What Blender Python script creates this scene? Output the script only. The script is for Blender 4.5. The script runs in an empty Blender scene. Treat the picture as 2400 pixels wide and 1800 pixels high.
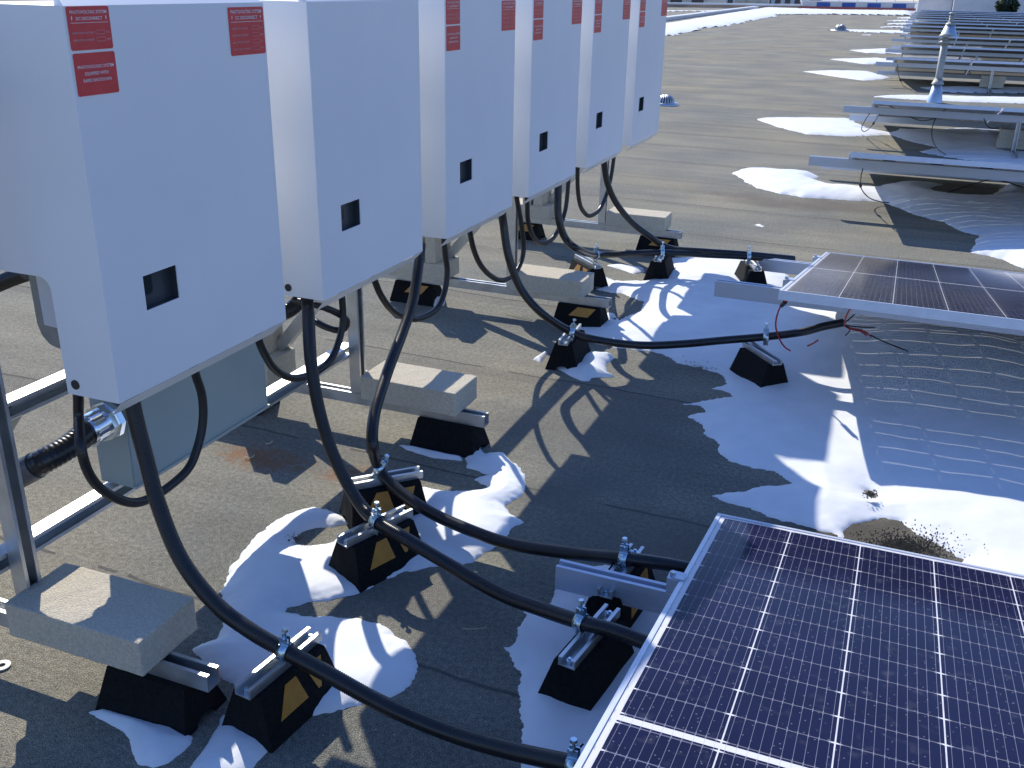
import bpy, bmesh, math, random
import numpy as np
from mathutils import Vector, Matrix, noise
random.seed(7)
PI = math.pi
# ------------------------------------------------------------------ camera, sky, sun, exposure
C = bpy.context.scene.collection
sc = bpy.context.scene
F, PITCH, ROLL, YAW, H = 2298.69, .38922, .019496, -.377377, 1.51
_fw = Vector((math.sin(YAW)*math.cos(PITCH), math.cos(YAW)*math.cos(PITCH), -math.sin(PITCH)))
_r = Vector((math.cos(YAW), -math.sin(YAW), 0)); _u = _r.cross(_fw)
_rx = _r*math.cos(ROLL) + _u*math.sin(ROLL); _ux = -_r*math.sin(ROLL) + _u*math.cos(ROLL)
cam = bpy.data.objects.new('camera', bpy.data.cameras.new('camera')); C.objects.link(cam)
cam.data.sensor_width = 36; cam.data.lens = F/2400*36; cam.data.clip_start = .05; cam.data.clip_end = 2000
cam.matrix_world = Matrix(((_rx.x, _ux.x, -_fw.x, 0), (_rx.y, _ux.y, -_fw.y, 0), (_rx.z, _ux.z, -_fw.z, H), (0, 0, 0, 1)))
sc.camera = cam
SUN = Vector((-.93, .965, 1.0)).normalized()          # direction towards the sun
elev = math.asin(SUN.z); az = math.atan2(SUN.x, SUN.y)
w = bpy.data.worlds.new('World'); sc.world = w; w.use_nodes = True
nt = w.node_tree; nt.nodes.clear()
sky = nt.nodes.new('ShaderNodeTexSky'); sky.sky_type = 'NISHITA'; sky.sun_disc = False
sky.sun_elevation = elev; sky.sun_rotation = az; sky.air_density = 1.3; sky.dust_density = .2; sky.ozone_density = 2.5
bg = nt.nodes.new('ShaderNodeBackground'); bg.inputs[1].default_value = .102
wo = nt.nodes.new('ShaderNodeOutputWorld'); tint = nt.nodes.new('ShaderNodeMix'); tint.data_type = 'RGBA'; tint.blend_type = 'MULTIPLY'; tint.inputs[0].default_value = 1
tint.inputs[7].default_value = (.94, 1.12, 1.66, 1)          # deep clear winter sky
nt.links.new(sky.outputs[0], tint.inputs[6]); nt.links.new(tint.outputs[2], bg.inputs[0]); nt.links.new(bg.outputs[0], wo.inputs[0])
sl = bpy.data.lights.new('sun', 'SUN'); sl.energy = 5.0; sl.angle = math.radians(.5); sl.color = (1, .945, .84)
so = bpy.data.objects.new('sun', sl); C.objects.link(so); so.rotation_euler = (-SUN).to_track_quat('-Z', 'Y').to_euler()
sc.view_settings.view_transform = 'Standard'; sc.view_settings.look = 'None'; sc.view_settings.exposure = .15; sc.view_settings.gamma = 1
sc.cycles.sample_clamp_indirect = 3; sc.cycles.blur_glossy = 1.0; sc.cycles.caustics_reflective = False; sc.cycles.caustics_refractive = False
sc.cycles.max_bounces = 7; sc.cycles.transparent_max_bounces = 12

# ------------------------------------------------------------------ photo point -> place in the world
O = Vector((0, 0, H))
def ray(px, py): return _fw + _rx*((px-1200)/F) - _ux*((py-900)/F)
def Z(px, py, z=0.0): d = ray(px, py); return O + d*((z-H)/d.z)
def X_(px, py, x): d = ray(px, py); return O + d*(x/d.x)
def Y_(px, py, y): d = ray(px, py); return O + d*(y/d.y)

# ------------------------------------------------------------------ materials
def mat(name, col, rough=.5, metal=0., spec=.5, coat=0.):
    m = bpy.data.materials.new(name); m.use_nodes = True
    b = m.node_tree.nodes['Principled BSDF']
    b.inputs['Base Color'].default_value = (*col, 1); b.inputs['Roughness'].default_value = rough
    b.inputs['Metallic'].default_value = metal; b.inputs['Specular IOR Level'].default_value = spec
    b.inputs['Coat Weight'].default_value = coat
    return m, m.node_tree.nodes, m.node_tree.links, b
def N(nodes, t, **k):
    n = nodes.new(t)
    for a, v in k.items():
        if a.startswith('i_'): n.inputs[a[2:].replace('_', ' ')].default_value = v
        else: setattr(n, a, v)
    return n
def noisy(name, c1, c2, scale, rough=.6, metal=0., bump=0., bscale=None, stretch=None, r2=None, detail=6, spec=.5):
    """two-tone noise colour, optional bump, object coordinates"""
    m, n, l, b = mat(name, c1, rough, metal, spec)
    tc = N(n, 'ShaderNodeTexCoord'); v = tc.outputs['Object']
    if stretch:
        mp = N(n, 'ShaderNodeMapping'); mp.inputs['Scale'].default_value = stretch; l.new(v, mp.inputs[0]); v = mp.outputs[0]
    t = N(n, 'ShaderNodeTexNoise'); t.inputs['Scale'].default_value = scale; t.inputs['Detail'].default_value = detail; l.new(v, t.inputs['Vector'])
    r = N(n, 'ShaderNodeValToRGB'); r.color_ramp.elements[0].position = .35; r.color_ramp.elements[1].position = .65
    r.color_ramp.elements[0].color = (*c1, 1); r.color_ramp.elements[1].color = (*c2, 1)
    l.new(t.outputs[0], r.inputs[0]); l.new(r.outputs[0], b.inputs['Base Color'])
    if r2 is not None:
        mr = N(n, 'ShaderNodeMapRange'); mr.inputs['To Min'].default_value = rough; mr.inputs['To Max'].default_value = r2
        l.new(t.outputs[0], mr.inputs[0]); l.new(mr.outputs[0], b.inputs['Roughness'])
    if bump:
        t2 = N(n, 'ShaderNodeTexNoise'); t2.inputs['Scale'].default_value = bscale or scale; t2.inputs['Detail'].default_value = 4; l.new(v, t2.inputs['Vector'])
        bp = N(n, 'ShaderNodeBump'); bp.inputs['Strength'].default_value = bump; bp.inputs['Distance'].default_value = .01
        l.new(t2.outputs[0], bp.inputs['Height']); l.new(bp.outputs[0], b.inputs['Normal'])
    return m
M = {}
M['cab'] = noisy('white_powder_coat', (.79, .80, .81), (.83, .835, .84), 3, .38, bump=.03, bscale=900, r2=.48)
M['lip'] = noisy('white_powder_coat_lip', (.70, .71, .70), (.74, .74, .73), 4, .45)
M['galv'] = noisy('galvanised_steel', (.50, .52, .53), (.66, .68, .69), 14, .30, .85, bump=.04, bscale=60, r2=.5)
M['zinc'] = noisy('blue_zinc_plate', (.45, .62, .74), (.62, .74, .82), 60, .22, 1., r2=.35)
M['alu'] = noisy('mill_aluminium', (.50, .55, .64), (.57, .62, .71), 30, .40, .55, stretch=(.6, 8, 30), r2=.52)
M['frame'] = noisy('anodised_frame', (.57, .61, .69), (.63, .67, .75), 20, .42, .4)
M['rubber'] = noisy('recycled_black_rubber', (.004, .004, .005), (.010, .010, .010), 90, .85, bump=.8, bscale=260, spec=.25)
M['yellow'] = noisy('yellow_reflective_tape', (.48, .22, .035), (.56, .26, .04), 40, .5)
M['conduit'] = noisy('black_conduit_jacket', (.010, .010, .012), (.016, .015, .016), 25, .24, r2=.36)
M['black'] = noisy('black_plastic', (.012, .012, .014), (.02, .02, .022), 50, .45)
M['red_wire'] = noisy('red_wire', (.45, .02, .02), (.5, .03, .03), 50, .4)
M['concrete'] = noisy('cast_concrete', (.57, .51, .40), (.71, .64, .50), 160, .92, bump=.7, bscale=300, spec=.2)
M['grey_box'] = noisy('grey_green_enamel', (.34, .41, .40), (.37, .44, .43), 3, .42)
M['heatsink'] = noisy('dark_grey_casting', (.20, .21, .20), (.24, .25, .24), 30, .5, .3)
M['heat_panel'] = noisy('light_grey_plate', (.55, .56, .58), (.6, .6, .62), 10, .4)
M['screen'] = noisy('dark_display', (.006, .012, .014), (.01, .02, .02), 8, .12)
M['bezel'] = noisy('dark_bezel', (.035, .045, .055), (.045, .055, .065), 8, .3)
M['sign'] = noisy('red_sign_vinyl', (.60, .04, .045), (.66, .05, .055), 30, .4)
M['ink'] = noisy('white_sign_ink', (.75, .70, .70), (.8, .75, .75), 30, .5)
M['ink_dim'] = noisy('faded_sign_ink', (.55, .33, .33), (.6, .38, .38), 60, .5)
M['vent'] = noisy('painted_vent_metal', (.34, .335, .30), (.44, .43, .39), 12, .55, .1, bump=.1)
M['galv_flash'] = noisy('galvanised_flashing', (.45, .55, .66), (.55, .64, .74), 12, .4, .6)
M['white'] = noisy('white_wall_panel', (.62, .63, .64), (.70, .70, .71), 2, .7)
M['stripe'] = noisy('blue_wall_paint', (.03, .09, .36), (.045, .12, .42), 1.5, .6)
M['red_trim'] = noisy('red_trim', (.38, .08, .07), (.44, .1, .09), 2, .6)
M['window'] = noisy('dark_glass', (.02, .03, .04), (.03, .04, .05), 2, .1)
M['bark'] = noisy('bark', (.10, .07, .05), (.14, .10, .07), 8, .9)
M['leaf'] = noisy('evergreen_needles', (.035, .06, .03), (.06, .09, .04), 5, .8)
M['washer'] = noisy('pale_washer', (.75, .65, .55), (.8, .7, .6), 30, .5)
M['twig'] = noisy('dry_twig', (.5, .40, .26), (.6, .5, .34), 30, .8)

# snow: slightly grainy, translucent-looking white
m, n, l, b = mat('snow', (.86, .88, .90), .6, 0, .3)
tc = N(n, 'ShaderNodeTexCoord')
t1 = N(n, 'ShaderNodeTexNoise', i_Scale=9., i_Detail=6.); l.new(tc.outputs['Object'], t1.inputs['Vector'])
r1 = N(n, 'ShaderNodeValToRGB'); r1.color_ramp.elements[0].color = (.74, .76, .77, 1); r1.color_ramp.elements[1].color = (.82, .835, .84, 1)
r1.color_ramp.elements[0].position = .3; r1.color_ramp.elements[1].position = .7
l.new(t1.outputs[0], r1.inputs[0])
# scattered grit
tg = N(n, 'ShaderNodeTexVoronoi', i_Scale=38.); l.new(tc.outputs['Object'], tg.inputs['Vector'])
tm = N(n, 'ShaderNodeTexNoise', i_Scale=2.3, i_Detail=3.); l.new(tc.outputs['Object'], tm.inputs['Vector'])
ad = N(n, 'ShaderNodeMath', operation='MULTIPLY_ADD'); ad.inputs[1].default_value = -.25; ad.inputs[2].default_value = .082; l.new(tm.outputs[0], ad.inputs[0])
lt = N(n, 'ShaderNodeMath', operation='LESS_THAN'); l.new(tg.outputs[0], lt.inputs[0]); l.new(ad.outputs[0], lt.inputs[1])
mx = N(n, 'ShaderNodeMix', data_type='RGBA'); mx.inputs[7].default_value = (.42, .38, .33, 1)
l.new(lt.outputs[0], mx.inputs[0]); l.new(r1.outputs[0], mx.inputs[6]); l.new(mx.outputs[2], b.inputs['Base Color'])
t2 = N(n, 'ShaderNodeTexNoise', i_Scale=380., i_Detail=6.); l.new(tc.outputs['Object'], t2.inputs['Vector'])
bp = N(n, 'ShaderNodeBump', i_Strength=.35, i_Distance=.0016); l.new(t2.outputs[0], bp.inputs['Height']); l.new(bp.outputs[0], b.inputs['Normal'])
M['snow'] = m

# roof membrane: granules, cloudy stains, streaks along the roll direction and lap seams
m, n, l, b = mat('granulated_roof_membrane', (.25, .235, .2), .93, 0, .18)
tc = N(n, 'ShaderNodeTexCoord'); v = tc.outputs['Object']
def noi(sc_, det=5, vec=None, st=None):
    if st:
        mp = N(n, 'ShaderNodeMapping'); mp.inputs['Scale'].default_value = st; l.new(v, mp.inputs[0]); vec = mp.outputs[0]
    t = N(n, 'ShaderNodeTexNoise', i_Scale=sc_, i_Detail=float(det)); l.new(vec or v, t.inputs['Vector']); return t.outputs[0]
def ramp(src, p0, c0, p1, c1):
    r = N(n, 'ShaderNodeValToRGB'); e = r.color_ramp.elements
    e[0].position = p0; e[0].color = (*c0, 1); e[1].position = p1; e[1].color = (*c1, 1); l.new(src, r.inputs[0]); return r.outputs[0]
def mul(a, c, f=1.):
    x = N(n, 'ShaderNodeMix', data_type='RGBA', blend_type='MULTIPLY'); x.inputs[0].default_value = f; l.new(a, x.inputs[6]); l.new(c, x.inputs[7]); return x.outputs[2]
def mixf(fac, a, c):
    x = N(n, 'ShaderNodeMix', data_type='RGBA'); l.new(fac, x.inputs[0]); l.new(a, x.inputs[6])
    if isinstance(c, tuple): x.inputs[7].default_value = (*c, 1)
    else: l.new(c, x.inputs[7])
    return x.outputs[2]
def math_(op, a, c=None, d=None):
    x = N(n, 'ShaderNodeMath', operation=op)
    for i, q in enumerate((a, c, d)):
        if q is None: continue
        if isinstance(q, (int, float)): x.inputs[i].default_value = q
        else: l.new(q, x.inputs[i])
    return x.outputs[0]
base = ramp(noi(1.1, 6), .36, (.235, .237, .208), .66, (.335, .315, .245))
base = mul(base, ramp(noi(330, 3), .36, (.45, .45, .46), .66, (1.48, 1.46, 1.40)))
base = mul(base, ramp(noi(70, 5), .35, (.76, .76, .76), .7, (1.18, 1.18, 1.18)))
base = mul(base, ramp(noi(2.2, 5, st=(.22, 2.6, 1)), .36, (.89, .885, .88), .62, (1.04, 1.04, 1.04)))
base = mul(base, ramp(noi(.35, 4), .4, (.94, .96, .99), .62, (1.05, 1.0, .95)))
sx = N(n, 'ShaderNodeSeparateXYZ'); l.new(v, sx.inputs[0])
wob = noi(1.7, 4)
yy = math_('MULTIPLY_ADD', wob, .10, sx.outputs[1])
yy = math_('MULTIPLY_ADD', sx.outputs[0], .02, yy)
fr = math_('FRACT', math_('DIVIDE', math_('ADD', yy, .57), .92))
seam = math_('LESS_THAN', math_('ABSOLUTE', math_('SUBTRACT', fr, .5)), .006)
seam = math_('MULTIPLY', seam, math_('GREATER_THAN', noi(3.1, 3), .40))
base = mixf(math_('MULTIPLY', seam, .7), base, (.06, .055, .05))
# damp strip beside each lap
ds = math_('MULTIPLY', math_('LESS_THAN', math_('ABSOLUTE', math_('SUBTRACT', fr, .46)), .05), .25)
base = mixf(ds, base, (.16, .145, .125))
# rust bloom under the box
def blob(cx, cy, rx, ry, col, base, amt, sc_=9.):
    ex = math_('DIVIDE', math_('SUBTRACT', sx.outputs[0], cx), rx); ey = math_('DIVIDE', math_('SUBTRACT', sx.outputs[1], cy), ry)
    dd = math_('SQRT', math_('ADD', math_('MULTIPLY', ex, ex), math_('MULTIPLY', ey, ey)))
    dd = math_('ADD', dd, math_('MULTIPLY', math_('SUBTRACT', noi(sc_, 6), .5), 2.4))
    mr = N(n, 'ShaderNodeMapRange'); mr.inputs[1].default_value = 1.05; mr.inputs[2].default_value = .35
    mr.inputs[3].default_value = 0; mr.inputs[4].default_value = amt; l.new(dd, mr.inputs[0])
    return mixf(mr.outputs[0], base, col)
RS = Z(620, 1075); base = blob(RS.x, RS.y, .19, .10, (.27, .125, .05), base, .7, 22.)
RS = Z(800, 1110); base = blob(RS.x, RS.y, .08, .08, (.30, .12, .05), base, .55, 14.)
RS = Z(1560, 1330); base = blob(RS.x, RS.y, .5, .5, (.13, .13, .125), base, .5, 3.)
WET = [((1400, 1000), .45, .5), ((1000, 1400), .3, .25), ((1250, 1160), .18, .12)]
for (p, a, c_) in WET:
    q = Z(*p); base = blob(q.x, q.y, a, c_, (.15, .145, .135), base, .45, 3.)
q = Z(2110, 1282); base = blob(q.x, q.y, .36, .22, (.085, .075, .06), base, .85, 3.)
q = Z(1870, 478); base = blob(q.x, q.y, .8, .28, (.15, .12, .095), base, .6, 3.)
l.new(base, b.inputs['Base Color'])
bp = N(n, 'ShaderNodeBump', i_Strength=.9, i_Distance=.006)
hh = math_('ADD', noi(300, 3), math_('MULTIPLY', noi(12, 4), 1.6)); hh = math_('SUBTRACT', hh, math_('MULTIPLY', seam, 2.5))
l.new(hh, bp.inputs['Height']); l.new(bp.outputs[0], b.inputs['Normal'])
M['roof'] = m

# photovoltaic laminate, local metres: x across, y along the slope
COLP, HP, MX, MY, LW, LL = .1834, .0922, .0235, .0241, 1.148, 2.294
m, n, l, b = mat('photovoltaic_cells', (.010, .011, .040), .07, 0, .12)
tc = N(n, 'ShaderNodeTexCoord'); v = tc.outputs['Object']
sx = N(n, 'ShaderNodeSeparateXYZ'); l.new(v, sx.inputs[0]); gx, gy = sx.outputs[0], sx.outputs[1]
cxn = math_('FRACT', math_('DIVIDE', math_('SUBTRACT', gx, MX), COLP))
ym = math_('SUBTRACT', math_('ABSOLUTE', math_('SUBTRACT', gy, LL/2)), .0165)      # distance from the middle strip
cyn = math_('FRACT', math_('DIVIDE', ym, HP))
dx = math_('MULTIPLY', math_('MINIMUM', cxn, math_('SUBTRACT', 1., cxn)), COLP)
dy = math_('MULTIPLY', math_('MINIMUM', cyn, math_('SUBTRACT', 1., cyn)), HP)
outx = math_('MAXIMUM', math_('LESS_THAN', gx, MX), math_('GREATER_THAN', gx, LW-MX))
outy = math_('MAXIMUM', math_('LESS_THAN', gy, MY), math_('GREATER_THAN', gy, LL-MY))
strip = math_('LESS_THAN', ym, -.0075)
colgap = math_('LESS_THAN', dx, .0014)
diam = math_('LESS_THAN', math_('ADD', dx, math_('MULTIPLY', dy, 4.5)), .0145)
whitem = math_('MAXIMUM', math_('MAXIMUM', colgap, diam), math_('MAXIMUM', strip, math_('MAXIMUM', outx, outy)))
rowgap = math_('MULTIPLY', math_('LESS_THAN', dy, .0011), math_('SUBTRACT', 1., whitem))
bf = math_('FRACT', math_('MULTIPLY', cxn, 10.)); bus = math_('LESS_THAN', math_('ABSOLUTE', math_('SUBTRACT', bf, .5)), .019)
bus = math_('MULTIPLY', bus, math_('SUBTRACT', 1., math_('MAXIMUM', outx, outy)))
dash = math_('MULTIPLY', math_('LESS_THAN', math_('ABSOLUTE', math_('SUBTRACT', bf, .5)), .05), math_('LESS_THAN', dy, .006))
bus = math_('MAXIMUM', bus, dash)
ff = math_('LESS_THAN', math_('FRACT', math_('MULTIPLY', gx, 520.)), .25)
dust = noi(24, 6); dust2 = noi(3.5, 4)
cell = ramp(dust2, .3, (.0060, .0075, .033), .7, (.0095, .0110, .046))
cell = mixf(math_('MULTIPLY', ff, .06), cell, (.25, .27, .33))
cell = mixf(ramp(dust, .58, (0, 0, 0), .78, (.10, .10, .10)), cell, (.35, .34, .36))
# water and dirt spots
vo = N(n, 'ShaderNodeTexVoronoi', i_Scale=70.); l.new(v, vo.inputs['Vector'])
spot = math_('MULTIPLY', math_('LESS_THAN', vo.outputs[0], .12), .30); cell = mixf(spot, cell, (.40, .40, .50))
col = mixf(rowgap, cell, (.28, .28, .36))
col = mixf(whitem, col, (.66, .66, .69))
col = mixf(math_('MULTIPLY', bus, .7), col, (.33, .33, .42))
gm_ = N(n, 'ShaderNodeNewGeometry'); col = mixf(gm_.outputs['Backfacing'], col, (.60, .61, .62))     # white rear sheet
l.new(col, b.inputs['Base Color'])
b.inputs['Metallic'].default_value = 0; b.inputs['IOR'].default_value = 1.36
rr = N(n, 'ShaderNodeMapRange'); rr.inputs['To Min'].default_value = .05; rr.inputs['To Max'].default_value = .16; l.new(dust, rr.inputs[0]); l.new(rr.outputs[0], b.inputs['Roughness'])
tr = N(n, 'ShaderNodeBsdfTransparent'); ms = N(n, 'ShaderNodeMixShader')
tf = math_('ADD', math_('MULTIPLY', math_('MULTIPLY', math_('LESS_THAN', dy, .0022), math_('SUBTRACT', 1., whitem)), .34), math_('MULTIPLY', math_('MULTIPLY', colgap, math_('GREATER_THAN', dy, .026)), .10))
l.new(tf, ms.inputs[0]); l.new(b.outputs[0], ms.inputs[1]); l.new(tr.outputs[0], ms.inputs[2])
l.new(ms.outputs[0], n['Material Output'].inputs['Surface'])
M['pv'] = m

# ------------------------------------------------------------------ mesh helpers
class MB:
    def __init__(s): s.v = []; s.f = []; s.sm = []
    def add(s, vs, fs, smooth=False):
        k = len(s.v); s.v += [Vector(q) for q in vs]; s.f += [tuple(i+k for i in f) for f in fs]; s.sm += [smooth]*len(fs); return s
    def box(s, c, d, mtx=None, bev=0.):
        bm = bmesh.new(); bmesh.ops.create_cube(bm, size=1)
        for v in bm.verts: v.co = Vector((v.co.x*d[0], v.co.y*d[1], v.co.z*d[2]))
        if bev: bmesh.ops.bevel(bm, geom=bm.edges[:], offset=bev, segments=2, profile=.5, affect='EDGES')
        return s._take(bm, c, mtx)
    def _take(s, bm, c=(0, 0, 0), mtx=None, smooth=False):
        c = Vector(c); bm.verts.index_update()
        vs = [((mtx @ v.co) if mtx else v.co) + c for v in bm.verts]; fs = [[v.index for v in f.verts] for f in bm.faces]
        s.add(vs, fs, smooth); bm.free(); return s
    def hexa(s, p):   # 8 corners: bottom 0-3, top 4-7, ccw
        return s.add(p, [(3, 2, 1, 0), (4, 5, 6, 7), (0, 1, 5, 4), (1, 2, 6, 5), (2, 3, 7, 6), (3, 0, 4, 7)])
    def cyl(s, a, b, r, seg=16, r2=None, smooth=True, cap=True):
        a = Vector(a); b = Vector(b); d = (b-a).normalized(); q = d.orthogonal().normalized(); t = d.cross(q); r2 = r if r2 is None else r2
        vs = [a + (q*math.cos(2*PI*i/seg)+t*math.sin(2*PI*i/seg))*r for i in range(seg)] + [b + (q*math.cos(2*PI*i/seg)+t*math.sin(2*PI*i/seg))*r2 for i in range(seg)]
        s.add(vs, [(i, (i+1) % seg, seg+(i+1) % seg, seg+i) for i in range(seg)], smooth)
        if cap: s.add(vs, [tuple(range(seg))[::-1], tuple(range(seg, 2*seg))])
        return s
    def tube(s, pts, rad, seg=12, smooth=True, cap=True):
        """pts list of Vectors, rad float or list"""
        nP = len(pts); T = [(pts[min(i+1, nP-1)]-pts[max(i-1, 0)]).normalized() for i in range(nP)]
        q = T[0].orthogonal().normalized(); vs = []
        for i in range(nP):
            q = (q - T[i]*q.dot(T[i])).normalized(); t = T[i].cross(q); r = rad if isinstance(rad, float) else rad[i]
            vs += [pts[i] + (q*math.cos(2*PI*k/seg)+t*math.sin(2*PI*k/seg))*r for k in range(seg)]
        fs = [(i*seg+k, i*seg+(k+1) % seg, (i+1)*seg+(k+1) % seg, (i+1)*seg+k) for i in range(nP-1) for k in range(seg)]
        s.add(vs, fs, smooth)
        if cap: s.add(vs[:seg], [tuple(range(seg))[::-1]]); s.add(vs[-seg:], [tuple(range(seg))])
        return s
    def prism(s, poly, f0, f1, smooth=False):
        """poly of 2-D points; f0/f1 map a 2-D point to 3-D at each end"""
        k = len(poly); vs = [f0(p) for p in poly] + [f1(p) for p in poly]
        return s.add(vs, [tuple(range(k))[::-1], tuple(range(k, 2*k))] + [(i, (i+1) % k, k+(i+1) % k, k+i) for i in range(k)], smooth)
    def build(s, name, material, parent=None, local=True, recalc=True):
        me = bpy.data.meshes.new(name); off = Vector((0, 0, 0)) if (parent is None or local) else parent['_o']
        me.from_pydata([tuple(v-off) for v in s.v], [], s.f); me.validate(verbose=False); me.update()
        if len(me.polygons) == len(s.sm): me.polygons.foreach_set('use_smooth', s.sm)
        if recalc:
            bm = bmesh.new(); bm.from_mesh(me); bmesh.ops.recalc_face_normals(bm, faces=bm.faces[:]); bm.to_mesh(me); bm.free()
        me.materials.append(material)
        o = bpy.data.objects.new(name, me); C.objects.link(o)
        if parent is not None: o.parent = parent
        return o
def tag(o, label=None, cat=None, group=None, kind=None):
    if label: o['label'] = label
    if cat: o['category'] = cat
    if group: o['group'] = group
    if kind: o['kind'] = kind
    return o
OFF = {}
def root(name, loc=(0, 0, 0), label=None, cat=None, group=None):
    o = bpy.data.objects.new(name, None); C.objects.link(o); o.location = loc; o.empty_display_size = .05
    return tag(o, label, cat, group)
def put(mb, name, material, parent):        # world-space verts under a parent that only has a location
    off = parent.location.copy() if parent.parent is None else parent.parent.location.copy()
    mb.v = [v-off for v in mb.v]; return mb.build(name, material, parent)
def dup(o, parent=None):
    c = o.copy(); C.objects.link(c); c.parent = parent
    for ch in o.children: dup(ch, c)
    return c
def spline(pts, step=.01):
    P = [Vector(p) for p in pts]; P = [P[0]*2-P[1]] + P + [P[-1]*2-P[-2]]; out = []
    for i in range(1, len(P)-2):
        a, b_, c, d = P[i-1:i+3]; k = max(2, int((c-b_).length/step))
        for j in range(k):
            t = j/k
            out.append(.5*((2*b_)+(c-a)*t+(2*a-5*b_+4*c-d)*t*t+(3*b_-a-3*c+d)*t**3))
    out.append(P[-2]); return out
def resample(pts, step):
    out = [pts[0]]; acc = 0
    for a, b_ in zip(pts, pts[1:]):
        L = (b_-a).length; t = step-acc
        while t <= L: out.append(a.lerp(b_, t/L)); t += step
        acc = L-(t-step)
    out.append(pts[-1]); return out

# ------------------------------------------------------------------ roof and terrain
mb = MB(); xs = [-60, -20, -6, 4, 12, 60]; ys = [-8, 3, 10, 25, 50, 76]
vs = [(x, y, 0) for y in ys for x in xs]; nx = len(xs)
mb.add(vs, [(j*nx+i, j*nx+i+1, (j+1)*nx+i+1, (j+1)*nx+i) for j in range(len(ys)-1) for i in range(nx-1)])
tag(mb.build('roof', M['roof'], recalc=False), kind='structure')
gm = noisy('far_ground', (.30, .31, .32), (.5, .5, .5), .02, .9)
tag(MB().add([(-900, -900, -7), (900, -900, -7), (900, 900, -7), (-900, 900, -7)], [(0, 1, 2, 3)]).build('ground', gm, recalc=False), kind='structure')

# ------------------------------------------------------------------ inverter cabinets
XF, ZT, ZB, CW, CP, Y0 = -1.4345, 1.456, .689, .602, .7795, 1.4228
def text_mesh(lines):
    """lines: (string, x, y, size, align) in sign metres -> verts, faces"""
    V, Fc = [], []
    for s_, x, y, size, al in lines:
        cu = bpy.data.curves.new('t', 'FONT'); cu.body = s_; cu.size = size; cu.align_x = al; cu.offset = size*.012
        cu.resolution_u = 2
        o = bpy.data.objects.new('t', cu); C.objects.link(o); dg = bpy.context.evaluated_depsgraph_get(); dg.update()
        me = bpy.data.meshes.new_from_object(o.evaluated_get(dg)); k = len(V)
        V += [(v.co.x+x, v.co.y+y) for v in me.vertices]; Fc += [[i+k for i in p.vertices] for p in me.polygons]
        bpy.data.objects.remove(o); bpy.data.curves.remove(cu); bpy.data.meshes.remove(me)
    return V, Fc
def rbox(x0, y0, x1, y1, t=.0006):
    return [[(x0, y0), (x1, y0), (x1, y0+t), (x0, y0+t)], [(x0, y1-t), (x1, y1-t), (x1, y1), (x0, y1)],
            [(x0, y0), (x0+t, y0), (x0+t, y1), (x0, y1)], [(x1-t, y0), (x1, y0), (x1, y1), (x1-t, y1)]]
def sign(parent, y, z, wd, ht, lines, dim, polys):
    """y,z is the lower-left corner in cabinet coordinates; local x->Y, y->Z"""
    g = MB(); r = .003
    pts = [(r, 0), (wd-r, 0), (wd, r), (wd, ht-r), (wd-r, ht), (r, ht), (0, ht-r), (0, r)]
    g.prism(pts, lambda p: (.0005, y+p[0], z+p[1]), lambda p: (.0018, y+p[0], z+p[1]))
    s = g.build('warning_sign', M['sign'], parent)
    e = MB(); eo = .0006
    epts = [(-eo, -eo), (wd+eo, -eo), (wd+eo, ht+eo), (-eo, ht+eo)]
    e.prism(epts, lambda p: (.0002, y+p[0], z+p[1]), lambda p: (.0010, y+p[0], z+p[1])); e.build('sign_edge', M['ink'], s)
    if lines:
        V, Fc = text_mesh(lines); t = MB().add([(.0024, y+a, z+b_) for a, b_ in V], Fc)
        for q in polys: t.add([(.0024, y+a, z+b_) for a, b_ in q], [tuple(range(len(q)))])
        t.build('lettering', M['ink'], s, recalc=False)
    if dim:
        V, Fc = text_mesh([d for d in dim if len(d) == 5]); t = MB().add([(.0024, y+a, z+b_) for a, b_ in V], Fc)
        for d in dim:
            if len(d) == 4:
                for q in rbox(*d): t.add([(.0024, y+a, z+b_) for a, b_ in q], [tuple(range(len(q)))])
        t.build('small_print', M['ink_dim'], s, recalc=False)
    return s
def bolt_shape(x, y, k=1.):
    return [(x-.0005*k, y+.004*k), (x+.0018*k, y+.004*k), (x+.0006*k, y+.0008*k), (x+.0022*k, y+.0008*k), (x-.0016*k, y-.005*k), (x-.0003*k, y-.0008*k), (x-.002*k, y-.0008*k)]
def fit(s_, wd): return wd/(len(s_)*.62)
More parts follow.
